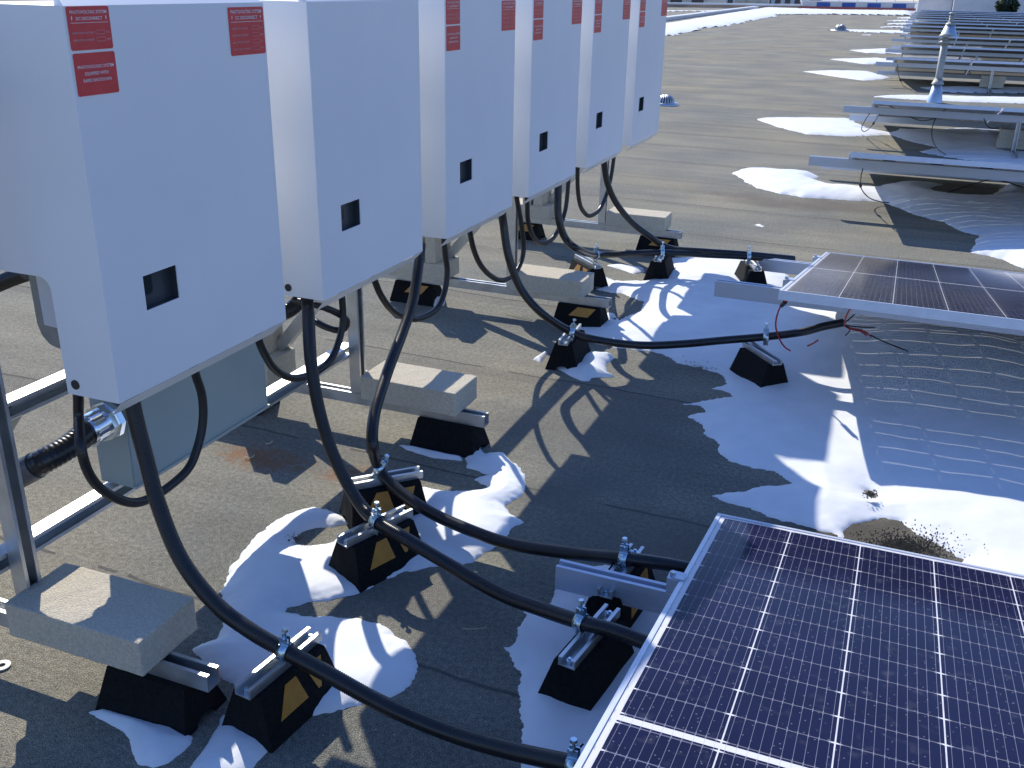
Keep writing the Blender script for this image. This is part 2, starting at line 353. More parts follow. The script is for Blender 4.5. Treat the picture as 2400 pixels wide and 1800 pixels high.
def cabinet(signs):
    t = root('inverter')
    # side profile in x (0 = front, negative = back) and z
    D = .27; nx_, nz = -.137, .252
    rr = [(nx_-.028*(1-math.cos(a)), nz-.028+.028*math.sin(a)) for a in [i*PI/2/6 for i in range(7)]]
    prof = [(0, 0), (0, ZT-ZB), (-D, ZT-ZB), (-D, nz)] + rr[::-1] + [(nx_, 0)]
    wy0, wy1, wz0, wz1 = .112, .2145, .169, .243
    g = MB(); k = len(prof)
    a = [(p[0], 0, p[1]) for p in prof]; b_ = [(p[0], CW, p[1]) for p in prof]
    g.add(a+b_, [tuple(range(k)), tuple(range(k, 2*k))[::-1]] + [(i, (i+1) % k, k+(i+1) % k, k+i) for i in range(1, k)])
    zt = ZT-ZB; V = [(0, 0, 0), (0, CW, 0), (0, CW, zt), (0, 0, zt), (0, wy0, wz0), (0, wy1, wz0), (0, wy1, wz1), (0, wy0, wz1)]
    g.add(V, [(0, 1, 5, 4), (1, 2, 6, 5), (2, 3, 7, 6), (3, 0, 4, 7)])
    dd = -.0025; V = [(0, wy0, wz0), (0, wy1, wz0), (0, wy1, wz1), (0, wy0, wz1), (dd, wy0, wz0), (dd, wy1, wz0), (dd, wy1, wz1), (dd, wy0, wz1)]
    g.add(V, [(0, 1, 5, 4), (1, 2, 6, 5), (2, 3, 7, 6), (3, 0, 4, 7)])
    cov = g.build('cover', M['cab'], t, recalc=False)
    bm = bmesh.new(); bm.from_mesh(cov.data); bmesh.ops.remove_doubles(bm, verts=bm.verts, dist=1e-5)
    ed = [e for e in bm.edges if all(abs(v.co.x) < 1e-6 for v in e.verts) and any(abs(v.co.y-q) < 1e-6 and abs(e.other_vert(v).co.y-q) < 1e-6 for v in e.verts for q in (0, CW))]
    bmesh.ops.bevel(bm, geom=ed, offset=.0025, segments=3, profile=.5, affect='EDGES')
    bmesh.ops.recalc_face_normals(bm, faces=bm.faces[:]); bm.to_mesh(cov.data); bm.free()
    g = MB(); g.add([(0, .004, zt), (0, CW-.004, zt), (-.035, CW-.02, zt+.024), (-.035, .02, zt+.024), (-.038, .02, zt), (-.038, CW-.02, zt)], [(0, 1, 2, 3), (3, 2, 5, 4), (0, 3, 4), (1, 5, 2)])
    g.build('hood', M['cab'], t)
    # drip lip along the lower front edge
    g = MB(); L = [(0, .003, -.001), (0, CW-.003, -.001), (-.024, CW-.03, -.030), (-.026, .002, -.031)]
    g.add(L + [(x-.001, y, z-.0015) for x, y, z in L], [(0, 1, 2, 3), (7, 6, 5, 4), (0, 3, 7, 4), (1, 5, 6, 2), (3, 2, 6, 7), (0, 4, 5, 1)]); g.build('drip_lip', M['lip'], t)
    # display window: recessed bezel and a darker screen
    a0, a1, b0_, b1_ = wy0-.0, wy1, wz0, wz1; db = -.022
    g = MB().add([(dd, a0, b0_), (dd, a1, b0_), (dd, a1, b1_), (dd, a0, b1_), (db, a0, b0_), (db, a1, b0_), (db, a1, b1_), (db, a0, b1_)], [(4, 5, 6, 7), (0, 4, 7, 3), (1, 2, 6, 5), (0, 1, 5, 4), (3, 7, 6, 2)])
    dw = g.build('display', M['bezel'], t, recalc=False)
    pts = [(wy0-.0, wz0+.026), (wy0+.033, wz0+.026), (wy0+.038, wz0+.028), (wy0+.041, wz0+.033), (wy0+.041, wz1-.001), (wy0+.0, wz1-.001)]
    g = MB().prism([(p[0]+.001, p[1]) for p in pts], lambda p: (db+.001, p[0], p[1]), lambda p: (db+.006, p[0], p[1])); g.build('screen', M['screen'], dw)
    # knock-out hole plug on each side
    for yy_, s_ in ((0, -1), (CW, 1)):
        g = MB().cyl((-.112, yy_, .024), (-.112, yy_+s_*.0022, .024), .0105, 24)
        p = g.build('side_plug', M['black'], t)
    # heat sink casting behind the cover
    z0 = .075; pr = [(-.13, z0), (-.20, z0), (-.222, z0+.006), (-.240, z0+.024), (-.248, z0+.05), (-.250, .55), (-.13, .55)]
    g = MB().prism(pr, lambda p: (p[0], .05, p[1]), lambda p: (p[0], CW-.05, p[1])); hs = g.build('heat_sink', M['heatsink'], t)
    g = MB().prism([(-.14, z0+.045), (-.225, z0+.05), (-.228, .5), (-.14, .5)], lambda p: (p[0], .0475, p[1]), lambda p: (p[0], .0505, p[1])); g.build('side_plate', M['heat_panel'], hs)
    # wiring box floor inside the cover
    g = MB().box((-.07, CW/2, .006), (.12, CW-.012, .008)); g.build('bottom_plate', M['heat_panel'], t)
    if signs:
        W1 = .104
        ln = [('PHOTOVOLTAIC SYSTEM', .052, .0625, .0080, 'CENTER'), ('DC DISCONNECT', .052, .0515, .0080, 'CENTER')]
        po = [[(.006, .0465), (.098, .0465), (.098, .0473), (.006, .0473)], bolt_shape(.010, .0545), bolt_shape(.094, .0545)]
        dm = [('OPERATING VOLTAGE', .006, .0278, .0052, 'LEFT'), ('VDC', .089, .0278, .0052, 'LEFT'), (.064, .0262, .086, .0335),
              ('OPERATING CURRENT', .006, .0155, .0052, 'LEFT'), ('AMPS', .089, .0155, .0045, 'LEFT'), (.064, .0139, .086, .0212)]
        sign(t, .007, 1.380-ZB, W1, .075, ln, dm, po)
        ln = [('PHOTOVOLTAIC SYSTEM', .052, .048, .0080, 'CENTER'), ('EQUIPPED WITH', .052, .036, .0080, 'CENTER'), ('RAPID SHUTDOWN', .052, .024, .0080, 'CENTER')]
        sign(t, .008, 1.300-ZB, W1, .075, ln, [], [])
        W2 = .129
        ln = [('PHOTOVOLTAIC SYSTEM', .0645, .088, .0100, 'CENTER'), ('DC DISCONNECT', .0645, .0755, .0100, 'CENTER')]
        po = [[(.006, .0698), (.123, .0698), (.123, .0707), (.006, .0707)], bolt_shape(.012, .0795), bolt_shape(.117, .0795)]
        dm = []
        for i, (s_, u_) in enumerate((('OPERATING VOLTAGE', 'VDC'), ('OPERATING CURRENT', 'AMPS'), ('MAX SYSTEM VOLTAGE', 'VDC'), ('SHORT CIRCUIT CURRENT', 'AMPS'))):
            z_ = .0545-.0145*i; dm += [(s_, .008, z_, .0057 if i < 3 else .0053, 'LEFT'), (u_, .111, z_, .005, 'LEFT'), (.083, z_-.002, .108, z_+.0065)]
        sign(t, CW-.007-W2, 1.346-ZB, W2, .101, ln, dm, po)
    return t
GRP = 'white inverter cabinets in a row'
labs = ['white inverter cabinet nearest the camera, with the largest red warning signs and grey box below',
        'second white inverter cabinet from the camera, the only one without red warning signs',
        'third white inverter cabinet from the camera, first with red signs after the plain one',
        'fourth white inverter cabinet from the camera, in the middle of the receding row',
        'fifth white inverter cabinet from the camera, next to the farthest one',
        'farthest white inverter cabinet at the end of the row, beside open roof']
A = cabinet(True); Bc = cabinet(False)
for i in range(6):
    o = A if i == 0 else (Bc if i == 1 else dup(A))
    o.location = (XF, Y0+CP*i, ZB); tag(o, labs[i], 'inverter', GRP)

# ------------------------------------------------------------------ strut channel profile
def channel(mb, a, b_, up, wd=.041, ht=.041, t=.0028, lip=.009):
    """open-topped C channel from a to b; a,b run along the middle of the bottom, up is the open side"""
    a = Vector(a); b_ = Vector(b_); d = (b_-a).normalized(); up = Vector(up); up = (up-d*up.dot(d)).normalized(); s = d.cross(up)
    h = wd/2
    pf = [(-h, 0), (h, 0), (h, ht), (h-lip, ht), (h-lip, ht-.006), (h-lip+t*.8, ht-.006), (h-lip+t*.8, ht-t), (h-t, ht-t), (h-t, t), (-h+t, t), (-h+t, ht-t), (-h+lip-t*.8, ht-t), (-h+lip-t*.8, ht-.006), (-h+lip, ht-.006), (-h+lip, ht), (-h, ht)]
    k = len(pf); v0 = [a+s*p[0]+up*p[1] for p in pf]; v1 = [b_+s*p[0]+up*p[1] for p in pf]
    quads = [(0, 1, 8, 9), (1, 2, 7, 8), (2, 3, 6, 7), (3, 4, 5, 6), (9, 10, 15, 0), (10, 11, 14, 15), (11, 12, 13, 14)]
    mb.add(v0+v1, [(i, (i+1) % k, k+(i+1) % k, k+i) for i in range(k)] + [q for q in quads] + [tuple(i+k for i in q[::-1]) for q in quads])
    return mb

# ------------------------------------------------------------------ rack that carries the cabinets
PX, PY = -1.705, [1.345, 2.81, 4.27, 5.755]
rk = root('equipment_rack', (PX, PY[0], 0), 'galvanised strut rack standing behind the white cabinets with diagonal braces', 'rack')
for y in PY:
    put(channel(MB(), (PX-.02, y, .143), (PX-.02, y, 1.44), (1, 0, 0)), 'post', M['galv'], rk)
    put(channel(MB(), (-2.42, y, .10), (-1.205, y, .10), (0, 0, 1)), 'base_strut', M['galv'], rk)
    put(channel(MB(), (-2.14, y+.043, .15), (-1.74, y+.043, .62), (0, 1, 0)), 'brace', M['galv'], rk)
    g = MB().box((PX, y+.023, .17), (.05, .004, .09)).box((PX+.025, y, .1455), (.09, .04, .005))
    for q in ((PX-.01, .15), (PX+.01, .2)): g.cyl((q[0], y+.02, q[1]), (q[0], y+.034, q[1]), .009, 6, smooth=False)
    put(g, 'angle_bracket', M['galv'], rk)
for z, yb in ((.272, 2.83), (.606, 6.0), (1.30, 6.0)):
    put(channel(MB(), (-1.768, 1.0 if z < .3 else .9, z+.0205), (-1.768, yb, z+.0205), (1, 0, 0)), 'rail', M['galv'], rk)
for i in range(6):
    for dy_ in (.08, CW-.08):
        put(MB().box((-1.715, Y0+CP*i+dy_, 1.17), (.02, .035, .40)), 'mounting_bar', M['galv'], rk)

# ------------------------------------------------------------------ rubber bases
def rubber(mb, L=.245, wb=.145, wt=.075, h=.1):
    """low block with sloped sides and a tunnel under each end, long along local x"""
    n_ = 6; V = []; Fc = []
    for sx_ in (-1, 1):
        xb, xt = sx_*L/2, sx_*(L/2-.018)
        V += [(xb, -wb/2, 0), (xb, wb/2, 0), (xt, wt/2, h), (xt, -wt/2, h)]
        for i in range(n_+1):
            a = PI*i/n_; V.append((xb, -.032*math.cos(a), .022*math.sin(a)))
    k = 4+n_+1
    for o_, fl in ((0, 1), (k, -1)):
        arch = [o_+4+i for i in range(n_+1)]
        f = [o_+0] + arch + [o_+1, o_+2, o_+3]
        Fc.append(tuple(f[::-1]) if fl > 0 else tuple(f))
    Fc += [(0, 3, k+3, k), (3, 2, k+2, k+3), (2, 1, k+1, k+2)] + [(4+i, 4+i+1, k+5+i, k+4+i) for i in range(n_)]
    Fc += [(0, 4, k+4, k), (1, k+1, k+4+n_, 4+n_)]
    return mb.add(V, Fc)
def tape(mb, L=.245, wb=.145, wt=.075, h=.1, side=-1, kind=0):
    def P_(u, v_):   # u along x, v 0..1 up the sloped side
        y = side*((wb/2)*(1-v_)+(wt/2)*v_+.0015); return (u, y, h*v_)
    if kind == 0: qs = [[(-.075, .38), (-.035, .92), (.0, .92), (.015, .38)], [(.03, .92), (.085, .92), (.06, .38), (.05, .38)]]
    else: qs = [[(-.045, .52), (.05, .52), (.085, .93), (-.005, .93)]]
    for q in qs: mb.add([P_(*p) for p in q], [(0, 1, 2, 3)])
    return mb
def base_block(label, loc, rz, h=.1, kind=1, L=.245, group='black rubber bases under the rack', sides=(-1, 1)):
    t = root('rubber_base', loc, label, 'rubber base', group); t.rotation_euler.z = rz
    rubber(MB(), h=h, L=L).build('body', M['rubber'], t)
    for s in sides: tape(MB(), h=h, L=L, side=s, kind=kind).build('reflective_tape', M['yellow'], t, recalc=False)
    return t
names = ['nearest', 'second', 'third', 'farthest']
for i, y in enumerate(PY):
    base_block('black rubber base under the front end of the %s rack strut, below its concrete block' % names[i], (-1.345 if i else -1.36, y, 0), 0, sides=(1,) if i < 2 else (-1, 1))
    if i: base_block('black rubber base under the rear end of the %s rack strut' % names[i], (-2.22, y, 0), 0)

# concrete ballast blocks: chipped, slightly rounded
def block_mesh(d, seed, bev=.004):
    bm = bmesh.new(); bmesh.ops.create_cube(bm, size=1)
    for v in bm.verts: v.co = Vector((v.co.x*d[0], v.co.y*d[1], v.co.z*d[2]))
    bmesh.ops.bevel(bm, geom=bm.edges[:], offset=bev, segments=2, profile=.6, affect='EDGES')
    bmesh.ops.subdivide_edges(bm, edges=bm.edges[:], cuts=5, use_grid_fill=True)
    bmesh.ops.subdivide_edges(bm, edges=[e for e in bm.edges if e.calc_length() > .03], cuts=2, use_grid_fill=True)
    for v in bm.verts:
        q = v.co*38+Vector((seed*7, 0, 0)); nrm = v.normal if v.normal.length else Vector((0, 0, 1))
        v.co += nrm*(noise.noise(q)*.0016)
    me = bpy.data.meshes.new('concrete_block'); bm.to_mesh(me); bm.free(); me.materials.append(M['concrete']); return me
def block(label, c, d=(.368, .18, .0855), rot=(0, 0, 0), seed=0, group='concrete ballast blocks on the rack'):
    o = bpy.data.objects.new('concrete_block', block_mesh(d, seed)); C.objects.link(o); o.location = c; o.rotation_euler = rot
    return tag(o, label, 'concrete block', group)
block('concrete block in the lower left corner, striped with shadows, nearest the camera', (-1.327-.184, 1.269+.09, .1415+.043), rot=(0, 0, .012), seed=1)
block('concrete block with a curved shadow, lying between the second thick conduit and the rack post', (-1.293-.184, 2.749+.09, .1415+.043), rot=(0, 0, -.01), seed=2)
block('concrete block with one thin curved shadow line, below the fourth cabinet', (-1.322-.184, 4.20+.09, .1415+.043), rot=(0, 0, .0), seed=3)
block('farthest concrete block at the front of the rack, with a fully sunlit plain top', (-1.30-.184, 5.70+.09, .1415+.043), rot=(0, 0, .01), seed=4)
for i, y in enumerate(PY[1:]):
    nm = names[i+1]
    block('concrete block lying flat on the rear end of the %s rack strut' % nm, (-2.21, y+.0, .1415+.043), rot=(0, 0, .02*i), seed=10+i)
    for j in range(2):
        block('%s concrete paver standing on edge on the rear block of the %s rack strut' % (('inner', 'outer')[j], nm), (-2.10-.075*j, y+.01*j, .2275+.0905-.012*j), d=(.055, .18, .18-.024*j), seed=20+i*3+j)

# ------------------------------------------------------------------ conduit supports with clamps
def conduit_support(p0, p1, label, tz=.136, h=.113, rz_flip=False, shift=0., clamps=(), kind=0, conduit_r=.0175, sides=(-1, 1)):
    a = Z(*p0, tz); b_ = Z(*p1, tz); c = (a+b_)/2; d = (b_-a); ang = math.atan2(d.y, d.x)
    L = .245
    t = root('conduit_support', (c.x, c.y, 0), label, 'pipe support', 'rubber conduit supports with steel clamps'); t.rotation_euler.z = ang
    rb = rubber(MB(), h=h, L=L).build('rubber_base', M['rubber'], t)
    for s in sides: tape(MB(), h=h, L=L, side=s, kind=kind).build('reflective_tape', M['yellow'], rb, recalc=False)
    ch = channel(MB(), (-.118, 0, h+.001), (.118, 0, h+.001), (0, 0, 1), ht=.022).build('strut_channel', M['galv'], t)
    for s in (-1, 1): MB().cyl((s*.103, 0, h+.004), (s*.103, 0, h+.012), .008, 6, smooth=False).cyl((s*.103, 0, h+.012), (s*.103, 0, h+.017), .004, 8).build('fixing_bolt', M['zinc'], ch)
    M4 = Matrix.Rotation(-ang, 3, 'Z')
    for cw, dirv in clamps:
        pc = M4 @ (cw-Vector((c.x, c.y, 0))); dv = (M4 @ dirv).normalized(); dv.z *= .3; dv.normalize()
        side = dv.cross(Vector((0, 0, 1))).normalized(); up = side.cross(dv)
        R = conduit_r+.0022; g = MB(); seg = 28; band = .011
        ring = []
        for i in range(seg+1):
            th = PI*.5-.22-(2*PI-.44)*i/seg
            ring.append(pc+side*math.cos(th)*R+up*math.sin(th)*R)
        V = []
        for i, q in enumerate(ring):
            o_ = (q-pc).normalized(); V += [q-dv*band, q+dv*band, q+dv*band+o_*.0022, q-dv*band+o_*.0022]
        k = len(ring); g.add(V, [(4*i+j, 4*i+(j+1) % 4, 4*i+4+(j+1) % 4, 4*i+4+j) for i in range(k-1) for j in range(4)], True)
        # ears on top, feet into the channel
        for s in (-1, 1):
            e0 = pc+up*(R+.008)+side*s*.0055; mt = Matrix((side, dv, up)).transposed()
            g.box(e0, (.0026, band*1.9, .022), mt)
            g.box(pc-up*(R+.007)+side*s*.0075, (.003, band*1.7, .018), mt)
        g.box(pc+up*(R-.001)-side*0, (.022, band*1.9, .003), Matrix((side, dv, up)).transposed())
        cl = g.build('clamp', M['zinc'], t)
        g = MB(); g.cyl(pc+up*(R+.002), pc+up*(R+.034), .0033, 10).cyl(pc+up*(R+.034), pc+up*(R+.040), .0075, 12, r2=.0065)
        g.cyl(pc+up*(R+.017)-side*.013, pc+up*(R+.017)+side*.013, .0028, 8).cyl(pc+up*(R+.017)+side*.0085, pc+up*(R+.017)+side*.013, .0062, 6, smooth=False)
        g.build('screw', M['zinc'], cl)
    return t

# ------------------------------------------------------------------ conduits
CR = .0175; CZ = .136+CR+.004
def path(spec):
    out = []
    for s in spec:
        if s[0] == 'x': out.append(X_(s[1], s[2], s[3]))
        elif s[0] == 'y': out.append(Y_(s[1], s[2], s[3]))
        else: out.append(Z(s[1], s[2], s[3]))
    return out
def conduit(pts, r, label, group, ribs=True, pitch=.0052, amp=.0010, seg=14, extra=None):
    sp = resample(spline(pts, .01), pitch/3 if ribs else .009)
    rad = [r + (amp if i % 3 == 1 else (-amp*.6 if i % 3 == 0 else 0)) for i in range(len(sp))] if ribs else r
    t = root('flexible_conduit', sp[0], label, 'conduit', group)
    put(MB().tube(sp, rad, seg), 'jacket', M['conduit'], t)
    return t, sp
GT = 'thick black conduits running from cabinets to panels'; GL = 'thin black conduit loops under the cabinets'
c1 = path([('x', 303, 900, -1.49), ('x', 314, 965, -1.485), ('x', 338, 1060, -1.465), ('x', 372, 1185, -1.42), ('x', 425, 1312, -1.345), ('x', 505, 1415, -1.25), ('x', 590, 1480, -1.16), ('z', 668, 1525, CZ), ('z', 760, 1575, CZ-.01), ('z', 900, 1652, .10), ('z', 1050, 1716, .085), ('z', 1200, 1760, .11), ('z', 1345, 1792, .15), ('z', 1480, 1825, .15)])
c2 = path([('y', 718, 680, 2.232), ('y', 722, 730, 2.235), ('x', 729, 850, -1.455), ('x', 748, 960, -1.42), ('x', 775, 1050, -1.375), ('x', 812, 1130, -1.315), ('x', 850, 1190, -1.25), ('z', 884, 1222, CZ), ('z', 950, 1262, CZ-.012), ('z', 1060, 1328, .09), ('z', 1170, 1390, .08), ('z', 1270, 1428, .11), ('z', 1362, 1458, .15), ('z', 1450, 1482, .15), ('z', 1570, 1530, .13)])
c3 = path([('x', 986, 570, -1.485), ('x', 981, 620, -1.48), ('x', 968, 705, -1.45), ('x', 943, 780, -1.43), ('x', 909, 870, -1.40), ('x', 879, 965, -1.365), ('x', 873, 1040, -1.33), ('z', 890, 1100, CZ), ('z', 925, 1142, .125), ('z', 1000, 1196, .09), ('z', 1090, 1238, .07), ('z', 1198, 1275, .065), ('z', 1343, 1297, .10), ('z', 1464, 1309, .15), ('z', 1560, 1322, .15), ('z', 1680, 1345, .12)])
c4 = path([('x', 1174, 480, -1.485), ('x', 1180, 525, -1.48), ('x', 1192, 600, -1.45), ('x', 1220, 675, -1.40), ('x', 1270, 734, -1.31), ('z', 1341, 779, CZ), ('z', 1400, 797, .145), ('z', 1500, 809, .11), ('z', 1600, 806, .11), ('z', 1700, 797, .14), ('z', 1795, 789, .158), ('z', 1880, 778, .20), ('z', 1930, 765, .225), ('z', 1976, 756, .24)])
c5 = path([('x', 1310, 410, -1.485), ('x', 1308, 450, -1.48), ('x', 1309, 510, -1.465), ('x', 1326, 560, -1.43), ('x', 1358, 586, -1.37), ('z', 1396, 597, CZ), ('z', 1470, 595, .15), ('z', 1552, 592, .158), ('z', 1650, 597, .15), ('z', 1754, 602, .158), ('z', 1860, 612, .12)])
c6 = path([('x', 1412, 350, -1.485), ('x', 1416, 385, -1.48), ('x', 1424, 430, -1.46), ('x', 1444, 475, -1.42), ('x', 1480, 520, -1.35), ('x', 1522, 553, -1.26), ('z', 1568, 581, .165), ('z', 1650, 589, .17), ('z', 1754, 596, .17), ('z', 1860, 606, .13)])
conduit(c1, CR, 'thick black ribbed conduit from the nearest cabinet, crossing the lower centre of the roof', GT)
conduit(c2, CR, 'thick black conduit hanging from the second cabinet, clamped twice in the lower centre', GT)
conduit(c3, CR, 'thick black conduit from between second and third cabinets, bending sharply at a clamp', GT, amp=.0003)
t4, sp4 = conduit(c4, CR*.97, 'thick black conduit across the snow, its open end spilling red and black wires', GT, ribs=False)
conduit(c5, CR, 'thick black conduit dropping from the fifth cabinet, nearer one of the distant clamped pair', GT, ribs=False)
conduit(c6, CR*.95, 'thick black conduit from the farthest cabinets, sweeping past the farthest concrete block', GT, ribs=False)
loops = [
 ([(183, 930), (183, 962), (190, 1050), (211, 1115), (250, 1156), (308, 1178), (354, 1167), (405, 1134), (445, 1093), (467, 1034), (476, 980), (473, 925), (456, 868)], -1.54, 'thin black conduit loop below the nearest cabinet, in front of the grey box'),
 ([(603, 770), (608, 802), (623, 835), (641, 862), (668, 881), (699, 886), (744, 870), (778, 838), (797, 790), (804, 745), (801, 690)], -1.56, 'thin black conduit loop below the second cabinet, crossing behind its thick conduit'),
 ([(876, 645), (881, 665), (894, 694), (919, 727), (956, 746), (988, 745), (1024, 723), (1042, 683), (1048, 636), (1044, 600), (1041, 565)], -1.55, 'thin black conduit loop below the third cabinet'),
 ([(1100, 530), (1102, 548), (1111, 587), (1127, 622), (1151, 647), (1176, 657), (1201, 645), (1218, 622), (1227, 586), (1223, 531), (1210, 455)], -1.55, 'thin black conduit loop crossing the third rack post below the fourth cabinet'),
 ([(1235, 460), (1236, 479), (1237, 513), (1245, 544), (1259, 566), (1277, 570), (1297, 557), (1313, 528), (1326, 486), (1332, 425)], -1.55, 'thin black conduit loop below the fifth cabinet'),
 ([(1354, 385), (1354, 440), (1360, 481), (1373, 502), (1386, 505), (1404, 492), (1418, 465), (1430, 425), (1438, 375)], -1.55, 'thin black conduit loop below the farthest cabinet')]
for pts, x, lab in loops:
    P_ = [X_(a, b_, x) for a, b_ in pts]
    if pts[0][0] == 183: P_[0] = Y_(183, 925, 1.45); P_[1] = Y_(184, 975, 1.452)
    up_ = Vector((0, 0, .07))
    conduit([P_[0]+up_]+P_+[P_[-1]+up_], .0108, lab, GL, pitch=.0045, amp=.0005, seg=12)
conduit([X_(a, b_, x) for a, b_, x in ((690, 705, -1.70), (730, 712, -1.62), (768, 724, -1.58), (798, 738, -1.57), (813, 754, -1.57), (807, 770, -1.58), (789, 774, -1.60), (762, 766, -1.64), (730, 748, -1.70))], .0108, 'short curled black conduit loop tucked between the second cabinet and the rack brace', None, pitch=.0045, amp=.0005, seg=12)
# the large feeder with its metal fitting
fe = [X_(250, 985, -1.70), X_(215, 1005, -1.70), X_(160, 1048, -1.702), X_(100, 1082, -1.725), X_(45, 1112, -1.785), X_(-30, 1150, -1.86), X_(-120, 1195, -1.93)]
FR = .029
t_f = root('feeder_conduit', fe[0], 'fat black ribbed conduit entering the grey box through a shiny metal fitting', 'conduit')
sp = resample(spline(fe, .01), .0035); put(MB().tube(sp, [FR+(.0013 if i % 3 == 1 else -.0008 if i % 3 == 0 else 0) for i in range(len(sp))], 22), 'jacket', M['conduit'], t_f)
ax = (fe[1]-fe[0]).normalized(); g = MB()
s0 = fe[0]-ax*.012
g.cyl(s0, s0+ax*.014, .049, 8, smooth=False).cyl(s0+ax*.014, s0+ax*.036, .044, 8, smooth=False, r2=.047).cyl(s0+ax*.036, s0+ax*.070, .0385, 24)
g.cyl(s0+ax*.070, s0+ax*.077, .041, 24).cyl(s0+ax*.077, s0+ax*.082, .036, 24)
fz = mat('chromed_fitting', (.72, .78, .85), .16, 1.)[0]
put(g, 'fitting', fz, t_f)
g = MB(); q = resample(sp, .02)
band = [p for p in spline(fe, .004)]; bi = min(range(len(band)), key=lambda i: (band[i]-X_(58, 1106, -1.77)).length)
put(MB().tube(band[bi-9:bi+9], FR+.003, 22), 'label_wrap', noisy('grey_wrap', (.09, .09, .10), (.13, .13, .14), 30, .4), t_f)
# far conduit stubs behind the second cabinet
conduit([X_(a, b_, x) for a, b_, x in ((712, 690, -1.70), (690, 718, -1.72), (668, 732, -1.74), (640, 742, -1.78))], .024, 'thick black conduit stub seen in the gap between first and second cabinets', None)
conduit([Y_(a, b_, 1.75) for a, b_ in ((62, 640), (20, 655), (-60, 690))], .02, 'dark conduit leaving the left edge behind the nearest cabinet', None)

# grey enclosure on the lower rail
eb = root('junction_box', (-1.73, 1.95, .318), 'grey green metal junction box mounted low under the nearest cabinet', 'junction box')
g = MB().box((-1.7225, 1.9475, .47), (.105, .565, .30), bev=.002); put(g, 'body', M['grey_box'], eb)
g = MB().box((-1.668, 1.9475, .47), (.003, .558, .292)); g.box((-1.668, 1.9475, .324), (.012, .57, .006)); put(g, 'front_cover', M['grey_box'], eb)

# supports along the conduits
def near(pts, p):
    s = spline(pts, .005); i = min(range(1, len(s)-1), key=lambda i: (s[i]-p).length); return s[i], (s[i+1]-s[i-1]).normalized()
conduit_support((572, 1610), (733, 1478), 'black rubber support with yellow tape under the nearest conduit, lower left of centre', clamps=[near(c1, c1[7])])
conduit_support((800, 1262), (957, 1187), 'black rubber support with yellow tape, nearer of the two standing close together', clamps=[near(c2, c2[7])])
conduit_support((820, 1128), (975, 1100), 'black rubber support, rear one of the close pair, at the bend of a conduit', clamps=[near(c3, c3[7])])
conduit_support((1328, 1545), (1436, 1420), 'black rubber support in snow left of the nearest solar panel, holding the middle conduit', clamps=[near(c2, c2[12])], sides=(1,))
conduit_support((1415, 1385), (1495, 1275), 'black rubber support partly hidden beneath the nearest aluminium rail end', clamps=[near(c3, c3[13])])
conduit_support((1270, 1890), (1400, 1745), 'black rubber support at the bottom edge under the corner of the nearest panel', clamps=[near(c1, c1[12])])
conduit_support((1308, 812), (1362, 745), 'black rubber support beside a snow wedge, where the long conduit leaves the cabinets', clamps=[near(c4, c4[5])], sides=(1,))
conduit_support((1830, 848), (1745, 795), 'black rubber support sunk in snow near the open end of the conduit', clamps=[near(c4, c4[10])], kind=1, sides=(-1,))
conduit_support((1345, 590), (1412, 626), 'black rubber support with an orange tape diamond below the farther cabinets', clamps=[near(c5, c5[5])], sides=(-1,))
conduit_support((1530, 622), (1568, 565), 'black rubber support under the distant conduit pair, middle of three', clamps=[near(c5, c5[7])], sides=(1,))
conduit_support((1790, 640), (1740, 588), 'black rubber support under the distant conduit pair, next to the second panel rail', clamps=[near(c5, c5[9])], sides=(-1,))

# ------------------------------------------------------------------ solar rows
FH = .035
def module():
    t = root('solar_panel')
    g = MB(); fw_ = .011
    g.box((LW/2, fw_/2, -FH/2), (LW, fw_, FH)).box((LW/2, LL-fw_/2, -FH/2), (LW, fw_, FH))
    g.box((fw_/2, LL/2, -FH/2), (fw_, LL-2*fw_, FH)).box((LW-fw_/2, LL/2, -FH/2), (fw_, LL-2*fw_, FH))
    g.box((LW/2, .017, -FH+.001), (LW-.03, .022, .002)).box((LW/2, LL-.017, -FH+.001), (LW-.03, .022, .002))
    g.build('frame', M['frame'], t)
    g = MB().add([(fw_, fw_, -.0025), (LW-fw_, fw_, -.0025), (LW-fw_, LL-fw_, -.0025), (fw_, LL-fw_, -.0025)], [(0, 1, 2, 3)]); g.build('glass_laminate', M['pv'], t, recalc=False)
    for x in (LW*.2, LW*.5, LW*.8): MB().box((x, LL/2, -.012), (.09, .03, .014), bev=.003).build('junction_pod', M['black'], t)
    return t
ROWS = []
T1, T2 = .1623, .1705
y1 = 2.503-LL*math.cos(T1)
ROWS.append((Vector((-.352, y1, .117+LL*math.sin(T1))), T1))
for k, q in enumerate([(1826, 680), (1994, 356), (2048, 235), (2097.6, 133.8), (2113, 105), (2121, 82)]): ROWS.append((Z(*q, .49), T2))
for k in range(8):
    ROWS.append((Vector((-.66-.02*k, 34.2+3.9*k, .49)), T2))
GAPY = None
mod0 = None; ordn = ['nearest', 'second', 'third', 'fourth', 'fifth', 'sixth', 'seventh', 'eighth', 'ninth', 'tenth', 'eleventh', 'twelfth', 'thirteenth', 'fourteenth', 'fifteenth']
cols = ['leftmost', 'second from left', 'third from left', 'fourth from left', 'fifth from left', 'sixth from left', 'seventh from left', 'eighth from left']
STEP = LW+.020
